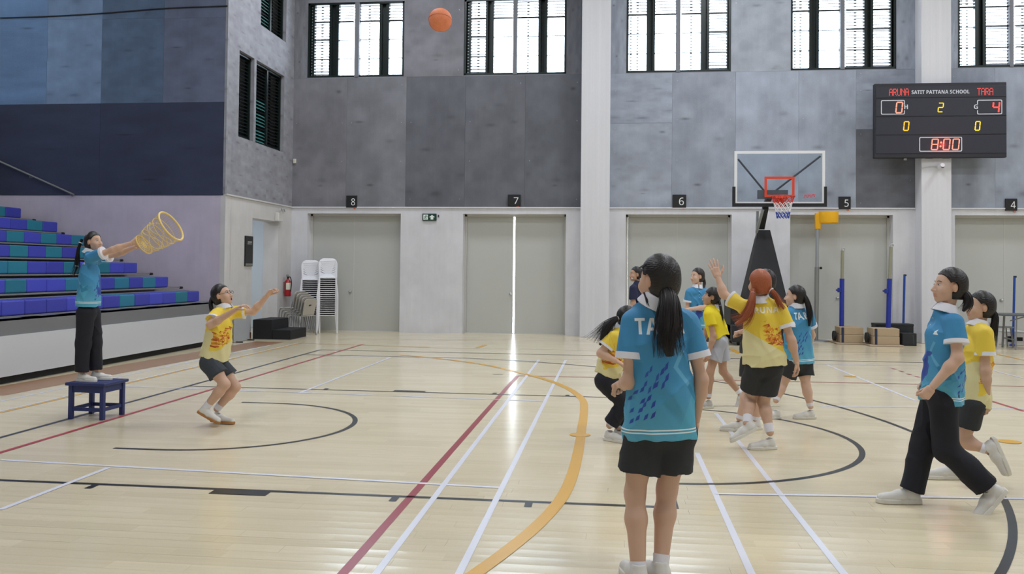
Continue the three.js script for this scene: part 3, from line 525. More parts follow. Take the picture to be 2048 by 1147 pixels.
  part('colon', merged([V3(X(970), Y(878), 0), V3(X(962), Y(930), 0)].map((p) => new THREE.CylinderGeometry(13 * S, 13 * S, 0.004, 16).rotateX(Math.PI / 2).translate(p.x, p.y, zf + 0.003))), hot, g);
  part('mount', merged([box(-0.25, -0.1, -h / 2 - 0.0, h / 2, -0.12, -0.09), box(0.1, 0.25, -h / 2, h / 2, -0.12, -0.09)]), M.black, g);
  part('cable_gland', rbox(0.07, 0.05, 0.07, 0.01, X(520), -h / 2 - 0.025, -0.03), M.greyMetal, g);
  const l = new THREE.PointLight(0xff4030, 0.25); l.name = 'digit_light'; l.position.set(X(1000), Y(900), 0.12); l.shadow.radius = 3; g.add(l);
}
{ // security camera on the pillar
  const p = onZ(1876, 333, ZP), g = group('security_camera', 'small white security camera on the pillar under the scoreboard', 'camera', V3(p.x, p.y, ZP));
  part('bracket', merged([new THREE.CylinderGeometry(0.045, 0.045, 0.02, 20).rotateX(Math.PI / 2).translate(0, 0, 0.01), rod(V3(0, 0, 0.02), V3(0.01, 0, 0.07), 0.015)]), std(0xd8dade, 0.4), g);
  part('camera_body', new THREE.CylinderGeometry(0.045, 0.05, 0.16, 20).rotateX(Math.PI / 2 - 0.25).translate(0.015, -0.01, 0.15), std(0xd8dade, 0.4), g);
  part('lens', new THREE.CylinderGeometry(0.032, 0.032, 0.01, 20).rotateX(Math.PI / 2 - 0.25).translate(0.016, -0.03, 0.232), std(0x2a3a55, 0.1), g);
  part('cable', tube([V3(-0.03, 0, 0.02), V3(-0.25, -0.01, 0.012), V3(-0.36, -0.04, 0.012)], 0.008, 20, 6), std(0xc9cbd0, 0.5), g);
}
// ================================================================ portable basketball hoop
{
  const zb = -12.5, a = onZ(1469, 302, zb), b = onZ(1650, 409, zb), w = b.x - a.x, h = a.y - b.y, cx = (a.x + b.x) / 2, yb = b.y, yt = a.y;
  const g = group('basketball_hoop', 'portable basketball hoop with glass backboard and black padded mast', 'basketball hoop', V3(cx, 0, zb));
  part('backboard_glass', box(-w / 2 + 0.03, w / 2 - 0.03, yb + 0.03, yt - 0.03, -0.012, 0), new THREE.MeshPhysicalMaterial({ color: 0xf4f8fb, roughness: 0.03, transmission: 1, thickness: 0 }), g, 'clear glass');
  const ring = (x0, x1, y0, y1, t, z0, z1) => merged([box(x0, x1, y0, y0 + t, z0, z1), box(x0, x1, y1 - t, y1, z0, z1), box(x0, x0 + t, y0 + t, y1 - t, z0, z1), box(x1 - t, x1, y0 + t, y1 - t, z0, z1)]);
  part('backboard_border', ring(-w / 2, w / 2, yb, yt, 0.055, -0.03, 0.004), std(0xe9ebee, 0.4), g, 'white border');
  const ix = onZ(1559, 300, zb).x - cx, r0 = onZ(1529, 353, zb), r1 = onZ(1589, 394, zb);
  part('target_square', ring(r0.x - cx, r1.x - cx, r1.y, r0.y, 0.05, 0.001, 0.005), std(0xd9472a, 0.5), g, 'orange target rectangle');
  const pad = new THREE.Shape(); const pw = w / 2 + 0.03, pl = 0.36; pad.moveTo(-pw, -0.035); pad.lineTo(pw, -0.035); pad.lineTo(pw, pl); pad.lineTo(pw - 0.045, pl); pad.lineTo(pw - 0.045, 0.02); pad.lineTo(-pw + 0.045, 0.02); pad.lineTo(-pw + 0.045, pl); pad.lineTo(-pw, pl); pad.closePath();
  part('edge_padding', new THREE.ExtrudeGeometry(pad, { depth: 0.07, bevelEnabled: true, bevelSize: 0.006, bevelThickness: 0.006, bevelSegments: 2 }).translate(0, yb, -0.05), M.blackPad, g, 'black foam edge padding');
  // small red mark on the glass, lower right
  { const p = onZ(1619, 393, zb), q = []; for (let i = 0; i < 7; i++) q.push(V3(p.x - cx - 0.11 + 0.036 * i, p.y + (i % 2 ? 0.028 : -0.028) + 0.004 * i, 0.004)); part('board_mark', merged([tube(q, 0.009, 60, 5), tube([V3(p.x - cx - 0.11, p.y + 0.035, 0.004), V3(p.x - cx + 0.12, p.y + 0.045, 0.004)], 0.006, 4, 5)]), std(0xc9606a, 0.5), g, 'small illegible red mark'); }
  const rim = onZ(1566, 392, zb + 0.4), ry = rim.y, rx = onZ(1566, 392, zb + 0.38).x - cx, R = 0.228, rz = 0.38;
  part('rim', merged([new THREE.TorusGeometry(R, 0.011, 10, 40).rotateX(Math.PI / 2).translate(rx, ry, rz)]), std(0xd5462b, 0.4), g, 'orange steel rim');
  part('rim_plate', merged([rbox(0.2, 0.2, 0.03, 0.006, rx, ry - 0.08, 0.02), bar(V3(rx - 0.07, ry - 0.12, 0.03), V3(rx - 0.12, ry - 0.01, 0.26), 0.02, 0.02), bar(V3(rx + 0.07, ry - 0.12, 0.03), V3(rx + 0.12, ry - 0.01, 0.26), 0.02, 0.02), rbox(0.18, 0.02, 0.16, 0.004, rx, ry - 0.01, 0.1)]), std(0xd5462b, 0.45), g, 'orange mounting plate');
  // net: crossing cords, red, white and blue bands
  const cords = [[], [], []], rows = 7, n = 12, rad = (t) => lerp(R, 0.115, Math.pow(t, 0.7)), at = (k, r) => { const t = r / rows, a_ = (k + (r % 2) * 0.5) / n * Math.PI * 2; return V3(rx + rad(t) * Math.cos(a_), ry - 0.44 * t, rz + rad(t) * Math.sin(a_)); };
  for (let r = 0; r < rows; r++) for (let k = 0; k < n; k++) for (const d of [0, 1]) cords[r < 2 ? 0 : r < 4.5 ? 1 : 2].push(rod(at(k, r), at(k + d - (r % 2 ? 0 : 1), r + 1), 0.0065, 0.0065, 5));
  [[0xc23a32, 'red'], [0xe6e6ea, 'white'], [0x2b46a8, 'blue']].forEach(([c, nme], i) => part('net', merged(cords[i]), std(c, 0.8), g, nme + ' band of the cord net'));
  // support: struts behind the glass, boom, padded mast, base
  const S1 = onZ(1476, 318, zb - 0.1), S2 = onZ(1641, 312, zb - 0.1), J = onZ(1537, 392, zb - 0.25), dk = std(0x3a4047, 0.5, 0.3);
  const L = (v) => V3(v.x - cx, v.y, v.z - zb);
  part('rear_strut', rod(L(S1), L(J), 0.02), dk, g); part('rear_strut', rod(L(S2), L(J), 0.02), dk, g);
  part('mount_frame', merged([box(L(J).x - 0.25, L(J).x + 0.35, yb + 0.12, yb + 0.3, -0.12, -0.03), bar(L(J), V3(L(J).x, yb + 0.2, -0.05), 0.1, 0.1)]), std(0x596067, 0.5, 0.4), g);
  const elbow = L(onZ(1531, 413, zb - 0.35)), mastTop = L(onZ(1523, 455, zb - 0.9));
  part('boom', merged([bar(elbow, V3(mastTop.x, mastTop.y, mastTop.z), 0.12, 0.1), bar(V3(elbow.x, elbow.y + 0.02, elbow.z), V3(L(J).x, yb + 0.18, -0.1), 0.1, 0.1)]), std(0x23262b, 0.5), g);
  part('lift_cylinder', merged([rod(V3(mastTop.x - 0.1, mastTop.y + 0.35, mastTop.z + 0.1), V3(mastTop.x - 0.09, mastTop.y - 0.5, mastTop.z - 0.1), 0.03), bar(V3(mastTop.x - 0.12, mastTop.y - 0.1, mastTop.z + 0.1), V3(elbow.x - 0.05, elbow.y - 0.05, elbow.z), 0.05, 0.05)]), std(0x9da3a8, 0.4, 0.5), g);
  // padded mast: tapered wedge
  const m0 = L(onZ(1515, 460, zb - 0.9)), m1 = L(onZ(1539, 460, zb - 0.9)), w0 = L(onZ(1486, 600, zb - 0.7)), w1 = L(onZ(1571, 600, zb - 0.7));
  const yTop = m0.y, yLow = 0.42, k = (yTop - yLow) / (yTop - w0.y), l0 = lerp(m0.x, w0.x, k), l1 = lerp(m1.x, w1.x, k), zt = -0.9, pos = [];
  const prism = new THREE.BufferGeometry(), c8 = [[l0, yLow, -0.35], [l1, yLow, -0.35], [l1, yLow, -1.25], [l0, yLow, -1.25], [m0.x, yTop, -0.82], [m1.x, yTop, -0.82], [m1.x, yTop, -1.02], [m0.x, yTop, -1.02]];
  for (const [p, q, r, s] of [[0, 1, 5, 4], [1, 2, 6, 5], [2, 3, 7, 6], [3, 0, 4, 7], [4, 5, 6, 7], [3, 2, 1, 0]]) for (const i of [p, q, r, p, r, s]) pos.push(...c8[i]);
  prism.setAttribute('position', new THREE.Float32BufferAttribute(pos, 3)); prism.computeVertexNormals(); prism.setAttribute('uv', new THREE.Float32BufferAttribute(new Float32Array(pos.length / 3 * 2), 2));
  part('mast_padding', prism, M.blackPad, g, 'black padded wedge around the mast');
  const bx0 = L(onZ(1455, 600, zb - 0.9)).x, bx1 = l1 + 0.05;
  part('base', merged([rbox(bx1 - bx0, 0.36, 1.5, 0.03, (bx0 + bx1) / 2, 0.25, -0.95)]), std(0x1a1c20, 0.6), g, 'black weighted base');
  part('base_padding', rbox(0.16, 0.95, 1.1, 0.03, bx0 + 0.08, 0.56, -0.95), M.blackPad, g);
  for (const x of [bx0 + 0.15, bx1 - 0.15]) for (const z of [-0.35, -1.5]) part('wheel', new THREE.CylinderGeometry(0.07, 0.07, 0.05, 20).rotateZ(Math.PI / 2).translate(x, 0.07, z), M.black, g);
}
{ // yellow ring-basket post (korfball style)
  const b = onY(1631, 678), z = Math.max(b.z, -14.35), t = onZ(1635, 447, z), g = group('basket_post', 'tall grey post with a yellow plastic basket before door 5', 'post', V3(t.x, 0, z));
  const x0 = onY(1631, 678).x;
  part('base_plate', new THREE.CylinderGeometry(0.27, 0.28, 0.02, 40).translate(-0.02, 0.01, 0), std(0x8c9094, 0.5, 0.4), g);
  part('lower_tube', rod(V3(-0.03, 0.02, 0), V3(-0.01, 1.65, 0), 0.05), std(0x9b9d9a, 0.4, 0.6), g); part('upper_tube', rod(V3(-0.01, 1.62, 0), V3(0, t.y + 0.15, 0), 0.038), std(0xb5b9bc, 0.35, 0.7), g);
  part('clamp_knob', new THREE.SphereGeometry(0.03, 12, 10).translate(0.07, 1.63, 0.02), M.black, g);
  const yl = std(0xf0b414, 0.45), R = 0.205, cxx = R + 0.03;
  const wall = new THREE.LatheGeometry([[R - 0.012, 0], [R, 0], [R + 0.006, 0.13], [R + 0.004, 0.25], [R - 0.008, 0.25], [R - 0.012, 0.13], [R - 0.012, 0]].map(([x, y]) => new THREE.Vector2(x, y)), 40).translate(cxx, t.y + 0.02, 0.02);
  part('basket', wall, yl, g, 'yellow plastic basket without a bottom'); part('basket_bracket', merged([rbox(0.12, 0.36, 0.1, 0.015, 0.005, t.y + 0.06, 0), rbox(0.14, 0.12, 0.09, 0.02, 0.06, t.y + 0.19, 0)]), yl, g);
}
// ---- net posts on wheeled bases and boxes
function netPost(label, px, top, split, bottom, z, withBox) {
  const p = onZ(px[0], bottom, z), q = onZ(px[1], top, z), s = onZ((px[0] + px[1]) / 2, split, z), g = group('net_post', label, 'post', V3(p.x, 0, z));
  const sx = s.x - p.x, qx = q.x - p.x, blue = std(0x24369c, 0.4);
  if (split > top) { part('outer_tube', rod(V3(0, 0.1, 0), V3(sx, s.y, 0), 0.05), blue, g, 'blue lower tube'); part('inner_tube', rod(V3(sx, s.y - 0.05, 0), V3(qx, q.y - 0.03, 0), 0.034), std(0xa8a890, 0.35, 0.5), g, 'brassy telescopic tube'); part('pulley', merged([new THREE.TorusGeometry(0.03, 0.012, 8, 16).translate(qx + 0.02, q.y, 0)]), M.steel, g); }
  else { part('outer_tube', rod(V3(0, 0.02, 0), V3(qx, q.y, 0), 0.024), std(0x1f4a9c, 0.4), g); part('hook', rbox(0.06, 0.04, 0.04, 0.01, qx + 0.01, q.y, 0), M.black, g); part('foot', new THREE.CylinderGeometry(0.065, 0.07, 0.03, 20).translate(0, 0.015, 0), blue, g); }
  if (split > top) part('winch', merged([rbox(0.07, 0.1, 0.06, 0.01, -0.06 + sx * 0.5, 1.15 + 0.0, 0.03), new THREE.CylinderGeometry(0.02, 0.02, 0.06, 12).rotateZ(1.57).translate(-0.1 + sx * 0.5, 1.15, 0.03)]), std(0x20348f, 0.4), g);
  if (withBox) {
    const kraft = std(0xb7a284, 0.85), x0 = onZ(withBox[0], 660, z + 0.25).x - p.x, x1 = onZ(withBox[1], 660, z + 0.25).x - p.x, y1 = onZ(px[0], withBox[2], z + 0.25).y;
    part('base_plate', rbox(x1 - x0 + 0.1, 0.025, 0.75, 0.006, (x0 + x1) / 2, 0.0175, 0.05), std(0xb9a58c, 0.8), g);
    part('weight_box', rbox(x1 - x0 - 0.06, y1 * 0.5, 0.5, 0.012, (x0 + x1) / 2 + 0.02, 0.03 + y1 * 0.25, 0.08), kraft, g, 'cardboard-coloured weight'); part('weight_box', rbox(x1 - x0 - 0.06, y1 * 0.46, 0.48, 0.012, (x0 + x1) / 2 + 0.02, 0.03 + y1 * 0.735, 0.08), kraft, g);
    for (const x of [x0 - 0.02, x1 + 0.0]) part('wheel', new THREE.CylinderGeometry(0.11, 0.11, 0.05, 24).rotateZ(Math.PI / 2).translate(x, 0.16, 0.1), M.black, g);
    part('side_strap', rbox(0.05, y1 * 0.95, 0.51, 0.008, x0 + 0.1, 0.03 + y1 * 0.48, 0.085), std(0x2b3350, 0.7), g);
  }
}
netPost('blue net post with brassy top on a tan wheeled weight before door 5', [1683, 1685], 498, 557, 672, -14.0, [1674, 1726, 655]);
netPost('blue net post leaning slightly, on a tan wheeled weight beside black cases', [1776, 1782], 490, 557, 683, -13.6, [1740, 1798, 658]);
netPost('slim blue pole standing behind the black cases', [1806, 1809], 550, 550, 684, -14.38);
netPost('slim blue pole standing behind the grey table', [2026, 2029], 553, 553, 684, -14.1);
{
  const z = -14.08, a = onZ(1747, 646, z), b = onZ(1822, 664, z), c = onZ(1800, 665, z + 0.42), d = onZ(1829, 684, z + 0.42), m = std(0x202326, 0.6);
  const t = canvasTex(128, 64, (x) => { x.fillStyle = '#24272a'; x.fillRect(0, 0, 128, 64); x.strokeStyle = '#3d4246'; x.lineWidth = 2; for (let i = 0; i < 9; i++) { x.beginPath(); x.moveTo(i * 16, 0); x.lineTo(i * 16 + 12, 64); x.stroke(); } });
  const m2 = std(0xffffff, 0.6, 0, { map: t });
  const g = group('equipment_case', 'long black equipment case lying behind the net posts', 'case', V3((a.x + b.x) / 2, 0, z)); part('case_body', rbox(b.x - a.x, a.y, 0.34, 0.01, 0, a.y / 2, 0), m, g); part('lid', rbox(b.x - a.x + 0.01, 0.05, 0.35, 0.01, 0, a.y - 0.02, 0), m, g);
  const g2 = group('equipment_case', 'short black case with printed lid in front of the longer case', 'case', V3((c.x + d.x) / 2, 0, z + 0.38)); part('case_body', rbox(d.x - c.x, c.y, 0.36, 0.01, 0, c.y / 2, 0), m, g2); part('print', box(-(d.x - c.x) / 2 + 0.02, (d.x - c.x) / 2 - 0.02, 0.03, c.y - 0.03, 0.18, 0.182), m2, g2);
}
{ // grey table and stool at the right edge
  const z = -13.3, a = onZ(1990, 626, z), g = group('folding_table', 'grey folding table at the right edge before door 4', 'table', V3(a.x + 0.95, 0, z));
  part('tabletop', rbox(1.9, 0.035, 0.7, 0.01, 0, a.y - 0.02, 0), std(0x5b5f62, 0.5), g);
  for (const x of [-0.65, 0.65]) for (const s of [-1, 1]) part('leg', bar(V3(x, a.y - 0.04, 0.28 * s), V3(x - 0.03, 0, 0.3 * s), 0.03, 0.03), M.greyMetal, g);
  part('brace', bar(V3(-0.65, a.y - 0.15, 0), V3(-0.3, a.y - 0.04, 0), 0.02, 0.02), M.greyMetal, g); part('crossbar', bar(V3(-0.66, 0.2, -0.29), V3(-0.66, 0.2, 0.29), 0.025, 0.025), M.greyMetal, g);
  const b = onZ(2005, 650, z + 0.1), s = group('metal_stool', 'low grey metal stool under the folding table', 'stool', V3(onZ(2010, 650, -13.6).x, 0, -13.75));
  part('seat', rbox(0.36, 0.03, 0.3, 0.01, 0, 0.42, 0), std(0xb4b6b8, 0.5, 0.3), s); for (const x of [-1, 1]) for (const y of [-1, 1]) part('leg', bar(V3(x * 0.13, 0.41, y * 0.11), V3(x * 0.17, 0, y * 0.14), 0.025, 0.025), M.greyMetal, s);
  const w = group('storage_box', 'white storage box with dark markings under the table', 'box', V3(onZ(2032, 675, -14.1).x, 0, -14.3));
  part('box_body', rbox(0.42, 0.28, 0.34, 0.015, 0, 0.14, 0), std(0xdcdcda, 0.5), w); part('lid', rbox(0.44, 0.03, 0.36, 0.01, 0, 0.295, 0), std(0xcfd0d0, 0.5), w); part('marking', box(-0.16, -0.05, 0.08, 0.2, 0.17, 0.172), M.black, w); part('marking', box(0.02, 0.15, 0.1, 0.18, 0.17, 0.172), M.black, w);
}
// ================================================================ stool, basket, ball
const STOOL = V3(0.172, 0, -2.56);
let stoolTop = 0.4;
{
  const fl = onY(148, 837), fr = onY(200, 839), br = onY(238, 830), bl = onY(187, 826), c = fl.clone().add(fr).add(br).add(bl).multiplyScalar(0.25);
  STOOL.copy(c); stoolTop = onZ(200, 765, fr.z).y + 0.0;
  const g = group('stool', 'square navy wooden stool carrying the girl with the basket', 'stool', c.clone()), blue = std(0x263268, 0.5);
  const dx = fr.clone().sub(fl).normalize(), ang = Math.atan2(-dx.z, dx.x); g.rotation.y = ang;
  const W2 = 0.17, D2 = 0.165;
  part('seat', rbox(0.43, 0.03, 0.42, 0.008, 0, stoolTop - 0.015, 0), blue, g); part('seat_board_gap', box(-0.2, 0.2, stoolTop - 0.0002, stoolTop + 0.0004, -0.002, 0.002), std(0x18204a, 0.6), g);
  part('apron', merged([rbox(0.34, 0.07, 0.02, 0.003, 0, stoolTop - 0.065, D2), rbox(0.34, 0.07, 0.02, 0.003, 0, stoolTop - 0.065, -D2), rbox(0.02, 0.07, 0.33, 0.003, W2, stoolTop - 0.065, 0), rbox(0.02, 0.07, 0.33, 0.003, -W2, stoolTop - 0.065, 0)]), blue, g);
  for (const x of [-1, 1]) for (const z of [-1, 1]) part('leg', rbox(0.042, stoolTop - 0.03, 0.042, 0.004, x * W2, (stoolTop - 0.03) / 2, z * D2), blue, g);
  part('stretcher', merged([rbox(0.34, 0.035, 0.02, 0.003, 0, 0.1, D2), rbox(0.34, 0.035, 0.02, 0.003, 0, 0.1, -D2), rbox(0.02, 0.035, 0.33, 0.003, W2, 0.1, 0), rbox(0.02, 0.035, 0.33, 0.003, -W2, 0.1, 0)]), blue, g);
}
const BASKET = {};
{ // wire catch basket: open end to the upper right, small end in her hands
  const z = -2.5, A = onZ(288, 489, z + 0.02), B = onZ(331, 461.5, z - 0.0), ax = B.clone().sub(A).normalize(); ax.z += 0.1; ax.normalize();
  const Lh = 0.34, R0 = 0.105, R1 = 0.165, g = group('catch_basket', 'yellow wire basket held out by the girl on the stool', 'basket', A.clone());
  g.quaternion.setFromUnitVectors(V3(0, 1, 0), ax); BASKET.group = g; BASKET.A = A; BASKET.axis = ax; BASKET.R0 = R0;
  const yel = std(0xe6c878, 0.45), pale = std(0xe9d9a0, 0.4), Rt = (t) => lerp(R0, R1, t);
  part('rim', new THREE.TorusGeometry(R1, 0.011, 10, 48).rotateX(Math.PI / 2).translate(0, Lh, 0), yel, g, 'thick yellow rim'); part('base_ring', new THREE.TorusGeometry(R0, 0.007, 8, 40).rotateX(Math.PI / 2), yel, g);
  const N = 40; for (let k = 0; k < N; k++) { const a = k / N * Math.PI * 2; part('wire', rod(V3(R0 * Math.cos(a), 0, R0 * Math.sin(a)), V3(R1 * Math.cos(a), Lh, R1 * Math.sin(a)), 0.0016, 0.0016, 5), yel, g); }
  for (const t of [0.25, 0.5, 0.74]) part('hoop_ring', new THREE.TorusGeometry(Rt(t) + 0.003, 0.0035, 6, 48).rotateX(Math.PI / 2).translate(0, Lh * t, 0), yel, g);
  const band = (t0, t1, ph) => { const p = []; for (let k = 0; k <= 72; k++) { const a = k / 72 * Math.PI * 2, t = lerp(t0, t1, 0.5 + 0.5 * Math.sin(a * 2 + ph)); p.push(V3((Rt(t) + 0.004) * Math.cos(a), Lh * t, (Rt(t) + 0.004) * Math.sin(a))); } return p; };
  const bead = new THREE.SphereGeometry(0.0058, 6, 5); for (const [a, b, ph] of [[0.3, 0.62, 0], [0.62, 0.3, 0]]) part('bead_string', merged(band(a, b, ph).slice(0, 72).map((p) => bead.clone().translate(p.x, p.y, p.z))), pale, g, 'pale woven bead string');
  const base = []; for (let k = 0; k < 9; k++) { const a = k / 9 * Math.PI; base.push(rod(V3(R0 * Math.cos(a), 0, R0 * Math.sin(a)), V3(-R0 * Math.cos(a), 0, -R0 * Math.sin(a)), 0.0025, 0.0025, 5)); } for (const r of [0.035, 0.07]) base.push(new THREE.TorusGeometry(r, 0.003, 6, 30).rotateX(Math.PI / 2));
  part('base_mesh', merged(base), yel, g);
}
{ // orange ball in the air
  const z = -2.2, c = onZ(880.5, 40, z), e = onZ(903.5, 40, z), r = e.x - c.x, g = group('ball', 'orange rubber ball flying high above the court', 'ball', c);
  const t = dataTex(128, 64, (i, j) => { const v = (hash2(i * 3, j * 7) - 0.5) * 12 + (fbm(i / 16, j / 16, 3, 8, 4) - 0.5) * 20; return [232 + v, 136 + v, 92 + v]; });
  part('shell', new THREE.SphereGeometry(r, 40, 28), std(0xffffff, 0.6, 0, { map: t }), g);
  part('seam', merged([new THREE.TorusGeometry(r * 0.999, 0.0025, 6, 60).rotateY(0.4), new THREE.TorusGeometry(r * 0.999, 0.0025, 6, 60).rotateX(1.3)]), std(0xc46a40, 0.6), g);
}
// ================================================================ figures: distance fields meshed with surface nets
function n3(x, y, z) {
  const xi = Math.floor(x), yi = Math.floor(y), zi = Math.floor(z), fx = x - xi, fy = y - yi, fz = z - zi, u = fx * fx * (3 - 2 * fx), v = fy * fy * (3 - 2 * fy), w = fz * fz * (3 - 2 * fz);
  const h = (a, b, c) => hash2(xi + a + (zi + c) * 57, yi + b + (zi + c) * 131);
  return lerp(lerp(lerp(h(0, 0, 0), h(1, 0, 0), u), lerp(h(0, 1, 0), h(1, 1, 0), u), v), lerp(lerp(h(0, 0, 1), h(1, 0, 1), u), lerp(h(0, 1, 1), h(1, 1, 1), u), v), w) - 0.5;
}
function smin(a, b, k) { const h = Math.max(k - Math.abs(a - b), 0) / k; return Math.min(a, b) - h * h * k * 0.25; }
function cap(a, b, ra, rb) {                          // tapered capsule
  const bx = b.x - a.x, by = b.y - a.y, bz = b.z - a.z, L = bx * bx + by * by + bz * bz || 1e-9, ax = a.x, ay = a.y, az = a.z;
  return (x, y, z) => { const px = x - ax, py = y - ay, pz = z - az; let t = (px * bx + py * by + pz * bz) / L; t = t < 0 ? 0 : t > 1 ? 1 : t; const dx = px - bx * t, dy = py - by * t, dz = pz - bz * t; return Math.sqrt(dx * dx + dy * dy + dz * dz) - (ra + (rb - ra) * t); };
}
function ell(c, rx, ry, rz) { const m = Math.min(rx, ry, rz); return (x, y, z) => { const a = (x - c.x) / rx, b = (y - c.y) / ry, d = (z - c.z) / rz, q = Math.sqrt(a * a + b * b + d * d); const e = Math.sqrt((a / rx) ** 2 + (b / ry) ** 2 + (d / rz) ** 2); return e > 1e-9 ? q * (q - 1) / e : -m; }; }
const plane = (p, n) => (x, y, z) => (x - p.x) * n.x + (y - p.y) * n.y + (z - p.z) * n.z;   // negative behind
const uni = (list, k) => (x, y, z) => { let d = list[0](x, y, z); for (let i = 1; i < list.length; i++) d = smin(d, list[i](x, y, z), k); return d; };
function netMesh(f, lo, hi, c) {
  const nx = Math.ceil((hi.x - lo.x) / c) + 1, ny = Math.ceil((hi.y - lo.y) / c) + 1, nz = Math.ceil((hi.z - lo.z) / c) + 1, S = 5;
  const val = new Float32Array(nx * ny * nz), id = (i, j, k) => (k * ny + j) * nx + i;
  for (let K = 0; K < nz; K += S) for (let J = 0; J < ny; J += S) for (let I = 0; I < nx; I += S) {
    const d = f(lo.x + (I + S / 2) * c, lo.y + (J + S / 2) * c, lo.z + (K + S / 2) * c), far = Math.abs(d) > S * c * 1.35;
    for (let k = K; k < Math.min(nz, K + S); k++) for (let j = J; j < Math.min(ny, J + S); j++) for (let i = I; i < Math.min(nx, I + S); i++) val[id(i, j, k)] = far ? d : f(lo.x + i * c, lo.y + j * c, lo.z + k * c);
  }
  const vid = new Int32Array(nx * ny * nz).fill(-1), pos = [], idx = [];
  for (let k = 0; k < nz - 1; k++) for (let j = 0; j < ny - 1; j++) for (let i = 0; i < nx - 1; i++) {
    let m = 0, o = id(i, j, k); const q = [o, o + 1, o + nx, o + nx + 1, o + nx * ny, o + nx * ny + 1, o + nx * ny + nx, o + nx * ny + nx + 1];
    for (let t = 0; t < 8; t++) if (val[q[t]] < 0) m |= 1 << t;
    if (m === 0 || m === 255) continue;
    let sx = 0, sy = 0, sz = 0, n = 0;
    for (let t = 0; t < 8; t++) for (const e of [1, 2, 4]) if (!(t & e)) { const u = t | e, a = val[q[t]], b = val[q[u]]; if ((a < 0) !== (b < 0)) { const s = a / (a - b); sx += (t & 1) + (e === 1 ? s : 0); sy += (t >> 1 & 1) + (e === 2 ? s : 0); sz += (t >> 2 & 1) + (e === 4 ? s : 0); n++; } }
    vid[o] = pos.length / 3; pos.push(lo.x + (i + sx / n) * c, lo.y + (j + sy / n) * c, lo.z + (k + sz / n) * c);
  }
  const quad = (a, b, d, e, flip) => { if (a < 0 || b < 0 || d < 0 || e < 0) return; flip ? idx.push(a, d, b, b, d, e) : idx.push(a, b, d, b, e, d); };
  for (let k = 1; k < nz - 1; k++) for (let j = 1; j < ny - 1; j++) for (let i = 1; i < nx - 1; i++) {
    const o = id(i, j, k), a = val[o] < 0;
    if (a !== val[o + 1] < 0) quad(vid[id(i, j - 1, k - 1)], vid[id(i, j, k - 1)], vid[id(i, j - 1, k)], vid[o], !a);
    if (a !== val[o + nx] < 0) quad(vid[id(i - 1, j, k - 1)], vid[id(i, j, k - 1)], vid[id(i - 1, j, k)], vid[o], a);
    if (a !== val[o + nx * ny] < 0) quad(vid[id(i - 1, j - 1, k)], vid[id(i, j - 1, k)], vid[id(i - 1, j, k)], vid[o], !a);
  }
  const nor = new Float32Array(pos.length), e = c * 0.35;
  for (let v = 0; v < pos.length; v += 3) {
    let x = pos[v], y = pos[v + 1], z = pos[v + 2];
    for (let it = 0; it < 2; it++) {
      const d = f(x, y, z); let gx = f(x + e, y, z) - f(x - e, y, z), gy = f(x, y + e, z) - f(x, y - e, z), gz = f(x, y, z + e) - f(x, y, z - e); const g = Math.hypot(gx, gy, gz) || 1; gx /= g; gy /= g; gz /= g;
      if (it === 0) { const s = clamp(d, -c * 0.6, c * 0.6); x -= gx * s; y -= gy * s; z -= gz * s; } else { nor[v] = gx; nor[v + 1] = gy; nor[v + 2] = gz; }
    }
    pos[v] = x; pos[v + 1] = y; pos[v + 2] = z;
  }
  const g = new THREE.BufferGeometry(); g.setAttribute('position', new THREE.Float32BufferAttribute(pos, 3)); g.setAttribute('normal', new THREE.BufferAttribute(nor, 3)); g.setIndex(idx);
  // outward winding check
  if (idx.length) { let s = 0; for (let t = 0; t < Math.min(idx.length, 900); t += 3) { const A = V3().fromArray(pos, idx[t] * 3), B = V3().fromArray(pos, idx[t + 1] * 3), C = V3().fromArray(pos, idx[t + 2] * 3), N = V3().fromArray(nor, idx[t] * 3); s += B.sub(A).cross(C.sub(A)).dot(N) > 0 ? 1 : -1; } if (s < 0) for (let t = 0; t < idx.length; t += 3) { const q = idx[t + 1]; idx[t + 1] = idx[t + 2]; idx[t + 2] = q; } g.setIndex(idx); }
  return g;
}
function boundsOf(pts, m) { const b = new THREE.Box3().setFromPoints(pts); b.min.subScalar(m); b.max.addScalar(m); return b; }
function coloured(g, fn) { const p = g.attributes.position, n = g.attributes.normal, c = new Float32Array(p.count * 3); for (let i = 0; i < p.count; i++) { const q = fn(p.getX(i), p.getY(i), p.getZ(i), n.getX(i), n.getY(i), n.getZ(i)); c[3 * i] = q[0]; c[3 * i + 1] = q[1]; c[3 * i + 2] = q[2]; } g.setAttribute('color', new THREE.BufferAttribute(c, 3)); return g; }
function joinIndexed(list) { return mergeGeometries(list.map((g) => { const q = g.index ? g.toNonIndexed() : g.clone(); if (!q.attributes.color) coloured(q, () => [1, 1, 1]); if (q.attributes.uv) q.deleteAttribute('uv'); return q; })); }

